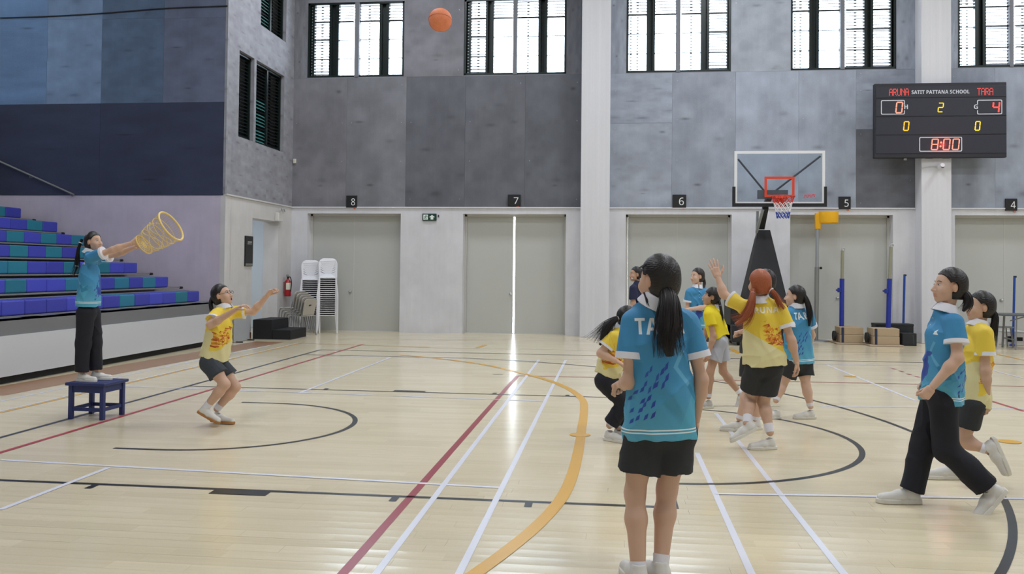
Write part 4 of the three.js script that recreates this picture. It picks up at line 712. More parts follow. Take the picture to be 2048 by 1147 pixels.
// ---- head template: face towards +z, crown towards +y, 0.22 m from chin to crown
const EYE_Y = 0.006;
function headField() {
  const skull = ell(V3(0, 0.026, -0.014), 0.073, 0.084, 0.09), face = ell(V3(0, -0.03, 0.02), 0.06, 0.074, 0.068), jaw = ell(V3(0, -0.066, 0.03), 0.044, 0.036, 0.046), chin = ell(V3(0, -0.09, 0.06), 0.02, 0.016, 0.018);
  const nose = cap(V3(0, 0.0, 0.084), V3(0, -0.03, 0.1), 0.007, 0.0115), wings = uni([ell(V3(-0.011, -0.034, 0.09), 0.008, 0.007, 0.009), ell(V3(0.011, -0.034, 0.09), 0.008, 0.007, 0.009)], 0.006);
  const lipU = cap(V3(-0.017, -0.056, 0.079), V3(0.017, -0.056, 0.079), 0.007, 0.007), lipL = cap(V3(-0.013, -0.067, 0.078), V3(0.013, -0.067, 0.078), 0.0075, 0.0075), cheek = uni([ell(V3(-0.036, -0.03, 0.058), 0.026, 0.026, 0.024), ell(V3(0.036, -0.03, 0.058), 0.026, 0.026, 0.024)], 0.01);
  const earL = ell(V3(-0.074, -0.008, -0.008), 0.01, 0.029, 0.018), earR = ell(V3(0.074, -0.008, -0.008), 0.01, 0.029, 0.018), sock = uni([ell(V3(-0.03, EYE_Y, 0.094), 0.02, 0.012, 0.018), ell(V3(0.03, EYE_Y, 0.094), 0.02, 0.012, 0.018)], 0.004);
  return (x, y, z) => {
    let d = smin(skull(x, y, z), face(x, y, z), 0.03); d = smin(d, jaw(x, y, z), 0.025); d = smin(d, chin(x, y, z), 0.025); d = smin(d, cheek(x, y, z), 0.02); d = Math.max(d, -sock(x, y, z) + 0.0015 - 0.0);
    d = smin(d, nose(x, y, z), 0.014); d = smin(d, wings(x, y, z), 0.007); d = smin(d, lipU(x, y, z), 0.007); d = smin(d, lipL(x, y, z), 0.006); d = smin(d, Math.min(earL(x, y, z), earR(x, y, z)), 0.008); return d;
  };
}
const HEADGEO = netMesh(headField(), V3(-0.095, -0.12, -0.115), V3(0.095, 0.12, 0.125), 0.0042);
coloured(HEADGEO, (x, y, z) => { const l = y < -0.05 && y > -0.074 && Math.abs(x) < 0.021 && z > 0.08; return l ? [0.95, 0.74, 0.72] : Math.abs(x) > 0.066 ? [1, 0.93, 0.9] : [1, 1, 1]; });
const EYES = (() => { const l = []; for (const s of [-1, 1]) { l.push(coloured(new THREE.SphereGeometry(0.0118, 16, 12).scale(1.12, 0.42, 0.55).translate(s * 0.03, EYE_Y, 0.0725), () => [0.85, 0.83, 0.8])); l.push(coloured(new THREE.SphereGeometry(0.0062, 12, 10).scale(1, 0.78, 0.4).translate(s * 0.03, EYE_Y, 0.0775), () => [0.02, 0.015, 0.012])); l.push(coloured(new THREE.TorusGeometry(0.0125, 0.0011, 5, 14, Math.PI).scale(1, 0.45, 1).translate(s * 0.03, EYE_Y + 0.0008, 0.0755), () => [0.02, 0.015, 0.015])); } return joinIndexed(l); })();
const BROWS = merged([-1, 1].map((s) => tube([V3(s * 0.015, EYE_Y + 0.02, 0.0805), V3(s * 0.03, EYE_Y + 0.0235, 0.077), V3(s * 0.045, EYE_Y + 0.019, 0.066)], 0.0018, 10, 5)));
// hair cap; style: 0 pulled back, 1 fringe
function hairCap(style, tie, k) {
  const base = headField(), e1 = ell(V3(0, 0.026, -0.014), 0.073, 0.084, 0.09), nape = ell(V3(0, -0.03, -0.045), 0.06, 0.06, 0.05);
  const ax = V3(...tie).sub(V3(0, 0.02, 0.03)).normalize(), ux = V3(1, 0, 0).cross(ax).normalize(), vx = ax.clone().cross(ux);
  const f = (x, y, z) => {
    let d = smin(e1(x, y, z), nape(x, y, z), 0.03) - k * lerp(0.0045, 0.0165, smooth(0.075, -0.01, z));
    const px = x, py = y - 0.02, pz = z + 0.0, th = Math.atan2(px * ux.x + py * ux.y + pz * ux.z, px * vx.x + py * vx.y + pz * vx.z);
    d += 0.0003 * Math.sin(th * 58 + 5 * n3(x * 14, y * 14, z * 14)) + 0.00025 * Math.sin(th * 97 + 4 * n3(x * 20, y * 20, z * 20 + 9));
    const line = style === 1 ? (y > 0.0 ? z - (0.055 + 1.6 * Math.max(0, 0.062 - Math.abs(x) * 0.3 - 0.03 + y - 0.035 > 0 ? y - 0.03 : 0)) : z - 0.012) : z - (0.012 + 0.62 * Math.max(0, y - 0.01) + 0.25 * Math.min(0, y + 0.01) + (Math.abs(x) < 0.05 ? 0.012 * (1 - Math.abs(x) / 0.05) * (y > 0.06 ? 1 : 0) : 0));
    d = Math.max(d, line * 0.75);
    d = Math.max(d, -(y + 0.082));
    const ear = Math.hypot(Math.abs(x) - 0.082, (y + 0.008) * 0.8, z - 0.004) - 0.03; d = Math.max(d, -ear);
    return d;
  };
  return netMesh(f, V3(-0.115, -0.1, -0.14), V3(0.115, 0.145, 0.13), 0.0042);
}
const HAIR0 = hairCap(0, [0, 0.01, -0.11], 1), HAIR1 = hairCap(1, [0, -0.02, -0.1], 1.2);
// ---- hands: wrist at origin, fingers towards +y, palm towards +z, thumb on +x
const handCache = {};
function handGeo(pose) {
  if (handCache[pose]) return handCache[pose];
  const P = { open: [0.12, 0.1, 0.08, 1], relaxed: [0.45, 0.6, 0.4, 0.35], fist: [1.35, 1.6, 1.0, 0.0], grip: [0.8, 0.85, 0.5, 0.3] }[pose], caps = [];
  const palmL = 0.078; caps.push(cap(V3(-0.02, 0.012, 0), V3(-0.026, palmL - 0.008, 0), 0.014, 0.0125), cap(V3(0, 0.008, 0), V3(-0.002, palmL, 0), 0.0155, 0.013), cap(V3(0.018, 0.012, 0), V3(0.022, palmL - 0.006, 0.0), 0.015, 0.0125), cap(V3(0, -0.02, 0), V3(0, 0.015, 0), 0.0185, 0.017));
  const fingers = [];
  [[0.027, 0.040, 0.024, 0.018, 0.0085], [0.009, 0.045, 0.028, 0.019, 0.0088], [-0.0095, 0.042, 0.026, 0.018, 0.0084], [-0.0275, 0.033, 0.019, 0.016, 0.0076]].forEach(([x, a, b, c, r], i) => {
    let p = V3(x, palmL - (i === 0 ? 0.006 : i === 3 ? 0.012 : 0), 0), ang = 0; const fan = (1.5 - i) * 0.1 * P[3] + (1.5 - i) * 0.03; const seg = [a, b, c];
    for (let s = 0; s < 3; s++) { ang += P[s] * (1 + 0.06 * i); const q = p.clone().add(V3(Math.sin(fan) * Math.cos(ang), Math.cos(fan) * Math.cos(ang), Math.sin(ang)).multiplyScalar(seg[s])); fingers.push(cap(p, q, r * (1 - 0.07 * s), r * (0.94 - 0.08 * s))); p = q; }
  });
  { let p = V3(0.02, 0.02, 0.008); const out = pose === 'open' ? 0.95 : pose === 'fist' ? 0.35 : 0.6, fwd = pose === 'open' ? 0.25 : pose === 'fist' ? 0.9 : 0.6, dir = [V3(Math.sin(out), Math.cos(out), fwd * 0.6).normalize(), V3(Math.sin(out * 0.7), Math.cos(out * 0.7), fwd * 0.8).normalize(), V3(Math.sin(out * 0.2) - (pose === 'fist' ? 0.7 : 0), Math.cos(out * 0.5), fwd * 0.8).normalize()];
    [0.038, 0.03, 0.024].forEach((L, s) => { const q = p.clone().add(dir[s].clone().multiplyScalar(L)); fingers.push(cap(p, q, 0.0125 - 0.0017 * s, 0.0112 - 0.0018 * s)); p = q; }); }
  const palm = uni(caps, 0.016), f = (x, y, z) => { let d = palm(x, y, z); for (const g of fingers) d = smin(d, g(x, y, z), 0.0045); return d; };
  return handCache[pose] = netMesh(f, V3(-0.06, -0.045, -0.03), V3(0.105, 0.2, 0.1), 0.0034);
}
// ---- shoe: heel-to-toe along +z, ankle above the origin, sole on y = 0, 0.245 m long
const SHOE = (() => {
  const f0 = uni([cap(V3(0, 0.04, -0.065), V3(0, 0.045, 0.02), 0.036, 0.036), cap(V3(0, 0.036, 0.02), V3(0.004, 0.03, 0.13), 0.038, 0.031), cap(V3(0, 0.05, -0.055), V3(0, 0.085, -0.05), 0.034, 0.038)], 0.03), hole = cap(V3(0, 0.07, -0.04), V3(0, 0.14, -0.04), 0.028, 0.036);
  const f = (x, y, z) => Math.max(f0(x, y, z), -hole(x, y, z), 0.012 - y, y - 0.1);
  const upper = netMesh(f, V3(-0.06, -0.01, -0.13), V3(0.06, 0.13, 0.19), 0.0052);
  const s = new THREE.Shape(); s.moveTo(-0.03, -0.1); s.quadraticCurveTo(0, -0.122, 0.03, -0.1); s.quadraticCurveTo(0.04, -0.04, 0.037, 0.02); s.quadraticCurveTo(0.052, 0.09, 0.03, 0.145); s.quadraticCurveTo(0.005, 0.18, -0.025, 0.15); s.quadraticCurveTo(-0.05, 0.1, -0.036, 0.02); s.quadraticCurveTo(-0.04, -0.04, -0.03, -0.1);
  const sole = new THREE.ExtrudeGeometry(s, { depth: 0.018, bevelEnabled: true, bevelSize: 0.004, bevelThickness: 0.005, bevelSegments: 2, curveSegments: 8 }).rotateX(Math.PI / 2).scale(1, 1, 1).translate(0, 0.023, 0);
  const laces = merged([0, 1, 2, 3].map((i) => tube([V3(-0.024, 0.07 - 0.006 * i, 0.015 + 0.02 * i), V3(0, 0.084 - 0.008 * i, 0.02 + 0.02 * i), V3(0.024, 0.07 - 0.006 * i, 0.015 + 0.02 * i)], 0.0032, 8, 5)));
  return { upper, sole, laces };
})();
// ---- shirt prints: left half of the atlas is the back, right half the front; bottom edge is the hem
function blueShirt(name) {
  return canvasTex(1024, 512, (c) => {
    for (const o of [0, 512]) {
      const g = c.createLinearGradient(0, 0, 0, 512); g.addColorStop(0, '#3b88b8'); g.addColorStop(0.55, '#3f8fbc'); g.addColorStop(1, '#57a6c2'); c.fillStyle = g; c.fillRect(o, 0, 512, 512);
      c.fillStyle = 'rgba(86,178,205,0.5)'; c.beginPath(); c.moveTo(o + 300, 512); c.lineTo(o + 392, 330); c.lineTo(o + 512, 300); c.lineTo(o + 512, 512); c.closePath(); c.fill();
      c.strokeStyle = 'rgba(122,190,222,0.6)'; c.lineWidth = 16; c.beginPath(); c.moveTo(o + 345, 190); c.lineTo(o + 310, 250); c.lineTo(o + 366, 318); c.stroke(); c.strokeStyle = 'rgba(36,120,160,0.6)'; c.beginPath(); c.moveTo(o + 366, 322); c.lineTo(o + 398, 372); c.lineTo(o + 420, 300); c.stroke();
      c.fillStyle = '#26409f'; const dia = (x, y, w, h, t) => { c.globalAlpha = t; c.beginPath(); c.moveTo(x, y + h); c.lineTo(x + w * 0.35, y); c.lineTo(x + w, y - h * 0.5); c.lineTo(x + w * 0.75, y + h * 0.55); c.closePath(); c.fill(); };
      for (let i = 0; i < 30; i++) { const t = (i % 6) / 5, r = Math.floor(i / 6), u = hash2(i + 50, o + 9), x = o + 104 + 118 * t + 24 * u + r * 6, y = 430 - 62 * t - 36 * r + 26 * u; if (t > 0.65 && r < 2) continue; if (t < 0.3 && r > 3) continue; dia(x, y, 15 + 9 * u, 15 + 9 * t, 0.7 + 0.3 * u); }
      c.globalAlpha = 1; c.fillStyle = '#e9f1f3'; c.fillRect(o, 478, 512, 5); c.fillRect(o, 489, 512, 5);
    }
    c.fillStyle = '#eef2f2'; if (name) { c.font = 'bold 84px sans-serif'; c.textAlign = 'center'; c.fillText(name, 256, 128); }
    c.fillStyle = '#27439f'; c.globalAlpha = 0.8; for (let i = 0; i < 16; i++) { const a = hash2(i, 71), b = hash2(i, 92); c.beginPath(); c.ellipse(700 + 110 * a - 40 * b, 230 + 160 * b, 12 + 26 * a, 10 + 22 * b, a * 3, 0, 7); c.fill(); }
    c.globalAlpha = 1; c.fillStyle = '#e9f1f3'; c.beginPath(); c.moveTo(842, 150); c.lineTo(856, 120); c.lineTo(872, 150); c.fill();
    c.fillStyle = '#256f99'; c.fillRect(764, 40, 8, 120); c.fillStyle = '#dfe9ec'; for (let i = 0; i < 3; i++) { c.beginPath(); c.arc(768, 62 + i * 38, 4, 0, 7); c.fill(); }
  });
}
function yellowShirt(name) {
  return canvasTex(1024, 512, (c) => {
    for (const o of [0, 512]) {
      c.fillStyle = '#ecce44'; c.fillRect(o, 0, 512, 512); c.fillStyle = '#e2d9a2'; c.beginPath(); c.moveTo(o, 512); c.lineTo(o, 230); c.lineTo(o + 130, 240); c.lineTo(o + 400, 430); c.lineTo(o + 430, 512); c.closePath(); c.fill();
      const tri = (x, y, r, col) => { c.fillStyle = col; c.beginPath(); for (let q = 0; q < 3; q++) { const a = hash2(x, q) * 1.6 + q * 2.1; c.lineTo(x + r * 1.5 * Math.cos(a), y + r * Math.sin(a)); } c.closePath(); c.fill(); };
      for (let i = 0; i < 84; i++) { const t = hash2(i, 5 + o), u = hash2(i, 31 + o), x = Math.round(o + 262 + 190 * t), y = Math.round(175 + 150 * u + 90 * t); tri(x, y, 9 + 13 * hash2(i, 77), ['#c9651f', '#dd8a22', '#b5521c', '#e3a12a'][i % 4]); }
      c.strokeStyle = '#efcf70'; c.lineWidth = 3; for (let i = 0; i < 46; i++) { const x = o + 255 + 195 * hash2(i, 8 + o), y = 170 + 150 * hash2(i, 44 + o) + 90 * hash2(i, 8 + o); c.beginPath(); c.moveTo(x, y); c.lineTo(x + 60 * (hash2(i, 2) - 0.3), y + 46 * (hash2(i, 3) - 0.4)); c.stroke(); }
    }
    c.fillStyle = '#efe9d2'; if (name) { c.font = 'bold 62px sans-serif'; c.textAlign = 'center'; c.fillText(name, 262, 120); }
    c.fillStyle = '#d9b026'; c.fillRect(764, 40, 8, 120);
  });
}
// mirrored print: facets on the other side (as the shirt is seen from the wearer's right)
const FAB = {};
function fabricBump(f) { return dataTex(128, 128, (i, j) => { const v = 128 + 60 * (hash2(i, j) - 0.5) + 50 * Math.sin(i * 1.57) * Math.sin(j * 1.57); return [v, v, v]; }, false); }
const M2 = {
  blue: std(0xffffff, 0.62, 0, { map: blueShirt('TARA') }), yellow: std(0xffffff, 0.6, 0, { map: yellowShirt('ARUNA') }),
  plainYellow: std(0xe9d21c, 0.75), navyTee: std(0x1c2142, 0.8), greyTee: std(0x2b2c33, 0.8),
  collar: std(0xe4e4ea, 0.7), shortsDark: std(0x2c2e31, 0.8), shortsSlate: std(0x3a4048, 0.8), trousers: std(0x161823, 0.8), shortsGrey: std(0xb4b7c0, 0.85),
  sock: std(0xe6e5ec, 0.8), shoe: std(0xdedcd6, 0.55), shoeGrey: std(0xc4c2bd, 0.6), sole: std(0xe3e0d6, 0.6), gum: std(0xb07a44, 0.6), lace: std(0xe9e9e9, 0.7), soleRed: std(0x9a2f3e, 0.6),
  hairBlack: std(0x17110f, 0.42), hairBrown: std(0x241a16, 0.42), hairRed: std(0xa0532d, 0.45), brow: std(0x3a2c26, 0.8), lensRim: std(0x4b4f55, 0.3, 0.6), mouth: std(0x4a1f1c, 0.6), tie: std(0xd9d9e0, 0.5),
};
const eyesMat = std(0xffffff, 0.25, 0, { vertexColors: true });
const skinMats = [[0.63, 0.4, 0.285], [0.54, 0.33, 0.225], [0.67, 0.44, 0.325], [0.5, 0.295, 0.195]].map((c) => new THREE.MeshStandardMaterial({ color: new THREE.Color().setRGB(...c), roughness: 0.55, vertexColors: true }));

function strandTail(curvePts, r0, r1, n, spread, seedK, flare = 0) {
  const cv = new THREE.CatmullRomCurve3(curvePts), list = [], S = 12, save = seed; seed = 991 + seedK * 7717;
  const body = new THREE.TubeGeometry(cv, 20, 1, 10), bp = body.attributes.position, bn = body.attributes.normal;
  const prof = (t) => lerp(r0, r1, Math.sin(Math.min(1, t * 1.25) * Math.PI / 2)) * (t > 0.6 ? 1 - 0.72 * (t - 0.6) / 0.4 : 1);
  for (let i = 0; i <= 20; i++) { const t = i / 20, c = cv.getPointAt(t), r = prof(t); for (let j = 0; j <= 10; j++) { const v = i * 11 + j; bp.setXYZ(v, c.x + bn.getX(v) * r, c.y + bn.getY(v) * r, c.z + bn.getZ(v) * r); } }
  list.push(body); const fr = cv.computeFrenetFrames(S, false);
  for (let k = 0; k < n; k++) {
    const a = rnd() * Math.PI * 2, q = Math.sqrt(rnd()), len = rr(0.72, 1.06), wob = rr(-1, 1), wob2 = rr(-1, 1), pts = [];
    for (let i = 0; i <= S; i++) { const t = Math.min(1, i / S * len), c = cv.getPointAt(t), N = fr.normals[Math.min(S, Math.round(t * S))], B = fr.binormals[Math.min(S, Math.round(t * S))]; const rad = q * prof(Math.min(t, 0.55)) * 1.05 + (spread * t * t) * q; const an = a + wob * 0.5 * t; pts.push(c.clone().addScaledVector(N, Math.cos(an) * rad + wob2 * flare * t * t).addScaledVector(B, Math.sin(an) * rad + wob * flare * t * t)); }
    const tg = new THREE.TubeGeometry(new THREE.CatmullRomCurve3(pts), S, 1, 4), tp = tg.attributes.position, tn = tg.attributes.normal, w = rr(0.0009, 0.0021);
    for (let i = 0; i <= S; i++) { const c = pts[i], r = w * (1 - 0.75 * i / S); for (let j = 0; j <= 4; j++) { const v = i * 5 + j; tp.setXYZ(v, c.x + tn.getX(v) * r, c.y + tn.getY(v) * r, c.z + tn.getZ(v) * r); } }
    list.push(tg);
  }
  seed = save; return merged(list);
}
let figureReport = [];
function person(o) {
  const s = o.s, z0 = o.z0, P = (a) => a instanceof THREE.Vector3 ? a.clone() : onZ(a[0], a[1], z0 + (a[2] ?? 0)), J = {};
  for (const k of Object.keys(o.j)) J[k] = P(o.j[k]);
  const g = group('person', o.label, 'person', V3(J.pel.x, o.floor ?? 0, J.pel.z)), base = g.position.clone(), cell = o.cell ?? 0.011;
  const local = (geo) => geo.translate(-base.x, -base.y, -base.z), add = (name, geo, mat, label, parent = g) => part(name, local(geo), mat, parent, label);
  const up = J.neck.clone().sub(J.pel).normalize(), right = J.shR.clone().sub(J.shL); right.addScaledVector(up, -right.dot(up)).normalize(); const fwd = up.clone().cross(right).normalize();
  const L = (a, b, t) => a.clone().lerp(b, t);
  const rep = (n, a, b) => n + ' ' + (J[a].distanceTo(J[b]) / s).toFixed(2);
  figureReport.push(o.key + ': ' + [rep('uaL', 'shL', 'elL'), rep('faL', 'elL', 'wrL'), rep('uaR', 'shR', 'elR'), rep('faR', 'elR', 'wrR'), rep('thL', 'hipL', 'knL'), rep('caL', 'knL', 'anL'), rep('thR', 'hipR', 'knR'), rep('caR', 'knR', 'anR'), rep('torso', 'pel', 'neck'), rep('sh', 'shL', 'shR')].join(' '));
  const pts = Object.values(J), A = o.arm ?? 1, T = o.leg ?? 1, w = (o.wide ?? 1) * s;
  // body
  const head = P(o.head.c), hs = (o.head.s ?? 1), face = V3(...o.head.face).normalize(), hup = V3(...(o.head.up ?? [0, 1, 0])), hx = hup.clone().cross(face).normalize(), hy = face.clone().cross(hx).normalize();
  const headM = new THREE.Matrix4().makeBasis(hx, hy, face).scale(V3(hs, hs, hs)).setPosition(head);
  const chinBack = V3(0, -0.05, -0.02).applyMatrix4(headM);
  const body = [];
  for (const q of ['L', 'R']) {
    const sh = J['sh' + q], el = J['el' + q], wr = J['wr' + q], hip = J['hip' + q], kn = J['kn' + q], an = J['an' + q];
    body.push(cap(L(sh, el, 0.14), el, 0.037 * s * A, 0.034 * s * A), cap(el, L(el, wr, 0.3), 0.034 * s * A, 0.035 * s * A), cap(L(el, wr, 0.3), wr, 0.035 * s * A, 0.023 * s * A));
    body.push(cap(hip, L(hip, kn, 0.5), 0.068 * s * T, 0.062 * s * T), cap(L(hip, kn, 0.5), kn, 0.062 * s * T, 0.048 * s * T), cap(kn, L(kn, an, 0.32), 0.047 * s * T, 0.05 * s * T), cap(L(kn, an, 0.32), an, 0.05 * s * T, 0.033 * s * T));
  }
  body.push(cap(J.pel, L(J.pel, J.neck, 0.8), 0.06 * s, 0.055 * s), cap(L(J.shL, J.elL, 0.12), L(J.shL, J.shR, 0.3).addScaledVector(up, -0.03 * s), 0.03 * s, 0.028 * s), cap(L(J.shR, J.elR, 0.12), L(J.shL, J.shR, 0.7).addScaledVector(up, -0.03 * s), 0.03 * s, 0.028 * s), cap(L(J.shL, J.shR, 0.3).addScaledVector(up, -0.03 * s), L(J.shL, J.shR, 0.7).addScaledVector(up, -0.03 * s), 0.03 * s, 0.03 * s), cap(J.neck, chinBack, 0.047 * s, 0.044 * s), cap(J.hipL, J.hipR, 0.06 * s, 0.06 * s));
  const bb = boundsOf([...pts, chinBack], 0.11), bodyGeo = netMesh(uni(body, 0.03 * s), bb.min, bb.max, cell);
  const headGeo = HEADGEO.clone().applyMatrix4(headM), skin = [bodyGeo, headGeo];
  for (const q of ['L', 'R']) {
    const h = o['hand' + q]; if (!h) continue;
    const wr = J['wr' + q], dir = h.dir ? V3(...h.dir).normalize() : wr.clone().sub(J['el' + q]).normalize(), palm = V3(...h.palm); palm.addScaledVector(dir, -palm.dot(dir)).normalize();
    const hg = handGeo(h.pose).clone(); let x = dir.clone().cross(palm).normalize(); if (h.flip) x.negate();
    const m = new THREE.Matrix4().makeBasis(x, dir, palm), k = (h.s ?? 0.92) * s; m.scale(V3(k, k, k)).setPosition(wr.clone().addScaledVector(dir, 0.006)); hg.applyMatrix4(m);
    if (m.determinant() < 0) { const ix = hg.index.array; for (let t = 0; t < ix.length; t += 3) { const e = ix[t]; ix[t] = ix[t + 1]; ix[t + 1] = e; } }
    skin.push(hg);
  }
  add('body', joinIndexed(skin), skinMats[o.skin ?? 0], 'skin of face, arms and legs');
  add('eyes', EYES.clone().applyMatrix4(headM), eyesMat); add('eyebrows', BROWS.clone().applyMatrix4(headM), M2.brow);
  if (o.mouthOpen) add('open_mouth', new THREE.SphereGeometry(0.014, 14, 10).scale(0.9, 1.1, 0.6).translate(0, -0.062, 0.083).applyMatrix4(headM), M2.mouth);
  // shirt
  const sr = o.shirt, hem = sr.hem ? P(sr.hem) : J.pel.clone().addScaledVector(up, -0.07 * s), ch = L(J.pel, J.neck, 0.66), e = sr.ease ?? 1, sl = sr.sleeve ?? 0.6, hx2 = 0.078 * w * (sr.flare ?? 1);
  const spr = [cap(L(J.shL, J.shR, 0.08).addScaledVector(up, -0.02 * s), L(J.shL, J.shR, 0.92).addScaledVector(up, -0.02 * s), 0.05 * s, 0.05 * s), cap(J.neck.clone().addScaledVector(up, -0.025 * s), L(J.shL, J.neck, 0.35).addScaledVector(up, -0.012 * s), 0.05 * s, 0.044 * s), cap(J.neck.clone().addScaledVector(up, -0.025 * s), L(J.shR, J.neck, 0.35).addScaledVector(up, -0.012 * s), 0.05 * s, 0.044 * s)];
  for (const d of [-1, 1]) spr.push(cap(ch.clone().addScaledVector(right, d * 0.052 * w), hem.clone().addScaledVector(right, d * hx2).addScaledVector(up, -0.1), 0.08 * w * e, 0.098 * w * e));
  for (const d of [-0.6, 0, 0.6]) spr.push(cap(ch.clone().addScaledVector(right, d * 0.04 * w), hem.clone().addScaledVector(right, d * hx2 * 0.75).addScaledVector(up, -0.1), 0.084 * w * e, 0.102 * w * e));
  const sleeves = [];
  for (const q of ['L', 'R']) { const sh = J['sh' + q], el = J['el' + q], en = L(sh, el, sl), dir = el.clone().sub(sh).normalize(), c0 = cap(L(sh, el, 0.03), L(sh, el, sl + 0.25), 0.057 * s * (sr.sw ?? 1), 0.074 * s * (sr.sw ?? 1)), pl = plane(en, dir); sleeves.push((x, y, z) => Math.max(c0(x, y, z), pl(x, y, z))); J['cuff' + q] = [L(sh, el, sl - 0.1), en, lerp(0.057, 0.074, (sl - 0.03) / (sl + 0.22)) * s * (sr.sw ?? 1)]; }
  const nk = cap(J.neck.clone().addScaledVector(up, 0.012 * s), chinBack, 0.05 * s, 0.056 * s), hemP = plane(hem, up.clone().negate()), torsoU = uni(spr, 0.05 * s);
  const wr0 = o.wr ?? 1, shirtF = (x, y, z) => { const dt = torsoU(x, y, z), s0 = sleeves[0](x, y, z), s1 = sleeves[1](x, y, z); let d = smin(smin(dt, s0, 0.024 * s), s1, 0.024 * s); d = Math.max(d, hemP(x, y, z), -nk(x, y, z)); if (d > 0.07 || d < -0.07) return d; const wr1 = wr0 * lerp(0.25, 1, smooth(-0.025, 0.02, Math.min(s0, s1) - dt)); const f = n3(x * 9 + o.k + y * 3, y * 4, z * 9) * 0.028 + n3(x * 19 + y * 10, y * 8 + o.k, z * 19) * 0.012 - 0.003, a = x * 6 + y * 5 - z * 4 + o.k, r1 = 1 - Math.abs(n3(a, y * 2.6 - x * 2, z * 5) * 2.6), r2 = 1 - Math.abs(n3(x * 5 - y * 6 + 7 + o.k, y * 3, z * 5 + 3) * 2.6); return d + (f - 0.011 * Math.max(0, r1) ** 4 - 0.009 * Math.max(0, r2) ** 4) * wr1 * s; };
  const sb = boundsOf([J.shL, J.shR, J.elL, J.elR, J.neck, hem, J.pel], 0.2), sg = netMesh(shirtF, sb.min, sb.max, o.shirtCell ?? cell).toNonIndexed();
  { // print: back and front projection in the wearer's own frame
    const p = sg.attributes.position, uv = new Float32Array(p.count * 2), Lr = J.neck.clone().sub(hem).dot(up) + 0.02 * s, t = V3(), n = V3(), a = V3(), b = V3(), c = V3(), mir = sr.mirror ? -1 : 1;
    for (let i = 0; i < p.count; i += 3) {
      a.fromBufferAttribute(p, i); b.fromBufferAttribute(p, i + 1); c.fromBufferAttribute(p, i + 2); n.copy(b).sub(a).cross(c.clone().sub(a)); const front = n.dot(fwd) > 0;
      for (let q = 0; q < 3; q++) { t.fromBufferAttribute(p, i + q).sub(hem); const x = t.dot(right) / (0.58 * w), y = clamp(t.dot(up) / Lr, 0.004, 0.996); const u = clamp(0.5 + (front ? -x : x) * mir, 0.01, 0.99); uv[2 * (i + q)] = (front ? 0.5 : 0) + u * 0.5; uv[2 * (i + q) + 1] = y; }
    }
    sg.setAttribute('uv', new THREE.BufferAttribute(uv, 2));
  }
  add('shirt', sg, sr.mat, sr.label);
  if (sr.cuffs) for (const q of ['L', 'R']) { const [a, b, r] = J['cuff' + q], d = b.clone().sub(a).normalize(); add('cuff', rod(L(a, b, 0.05), b.clone().addScaledVector(d, 0.003), r + 0.004, r + 0.007, 28), M2.collar, 'white sleeve cuff'); }
  if (sr.collar) { // standing shirt collar with an open front
    const ax = chinBack.clone().sub(J.neck).normalize(), c0 = J.neck.clone().addScaledVector(up, -0.004 * s), c1 = c0.clone().addScaledVector(ax, 0.05 * s), cone = cap(c0.clone().addScaledVector(ax, -0.03 * s), c1.clone().addScaledVector(ax, 0.03 * s), 0.096 * s, 0.047 * s), lo = plane(c0.clone().addScaledVector(ax, -0.012 * s), ax.clone().negate()), hi = plane(c1, ax);
    const cf = (x, y, z) => { let d = Math.abs(cone(x, y, z)) - 0.0055; d = Math.max(d, lo(x, y, z), hi(x, y, z)); const fx = (x - c1.x) * right.x + (y - c1.y) * right.y + (z - c1.z) * right.z, ff = (x - c1.x) * fwd.x + (y - c1.y) * fwd.y + (z - c1.z) * fwd.z, uu = (x - c1.x) * up.x + (y - c1.y) * up.y + (z - c1.z) * up.z; if (ff > 0) d = Math.max(d, (0.012 * s - (-uu) * 0.15 - Math.abs(fx)) * 0.8); return d; };
    const cb = boundsOf([c0, c1], 0.13); add('collar', netMesh(cf, cb.min, cb.max, 0.0055), M2.collar, 'white shirt collar');
  }
  // shorts or trousers
  const lw = o.lower, lp = [cap(J.hipL, J.hipR, 0.084 * w, 0.084 * w), cap(J.pel.clone().addScaledVector(up, -0.02), J.pel.clone().addScaledVector(up, 0.05 * s), 0.088 * w, 0.08 * w)], legs = [];
  for (const q of ['L', 'R']) {
    const hip = J['hip' + q], kn = J['kn' + q], an = J['an' + q];
    if (lw.long) { const f1 = cap(hip, kn, 0.098 * w, 0.078 * s), f2 = cap(kn, an, 0.077 * s, 0.07 * s * (lw.cuff ?? 1)), en = L(kn, an, lw.len ?? 0.96), pl = plane(en, an.clone().sub(kn).normalize()); legs.push((x, y, z) => Math.max(smin(f1(x, y, z), f2(x, y, z), 0.03), pl(x, y, z))); }
    else { const t = lw.len ?? 0.62, en = L(hip, kn, t), f1 = cap(hip, L(hip, kn, t + 0.12), 0.088 * w, (lw.open ?? 0.094) * w), pl = plane(en, kn.clone().sub(hip).normalize()); legs.push((x, y, z) => Math.max(f1(x, y, z), pl(x, y, z))); }
  }
  const lu = uni(lp, 0.04), lf = (x, y, z) => { let d = smin(legs[0](x, y, z), legs[1](x, y, z), 0.012); d = smin(d, lu(x, y, z), 0.03); if (d > 0.06 || d < -0.06) return d; return d + (n3(x * 10, y * 5 + o.k, z * 10) * 0.012 + n3(x * 24, y * 10, z * 24) * 0.004 - 0.008 * Math.max(0, 1 - Math.abs(n3(x * 7 + y * 3, y * 4 - x * 4 + o.k, z * 7) * 2.6)) ** 4) * s; };
  const lb = boundsOf([J.hipL, J.hipR, J.knL, J.knR, ...(lw.long ? [J.anL, J.anR] : []), J.pel], 0.16);
  add(lw.long ? 'trousers' : 'shorts', netMesh(lf, lb.min, lb.max, cell), lw.mat, lw.label);
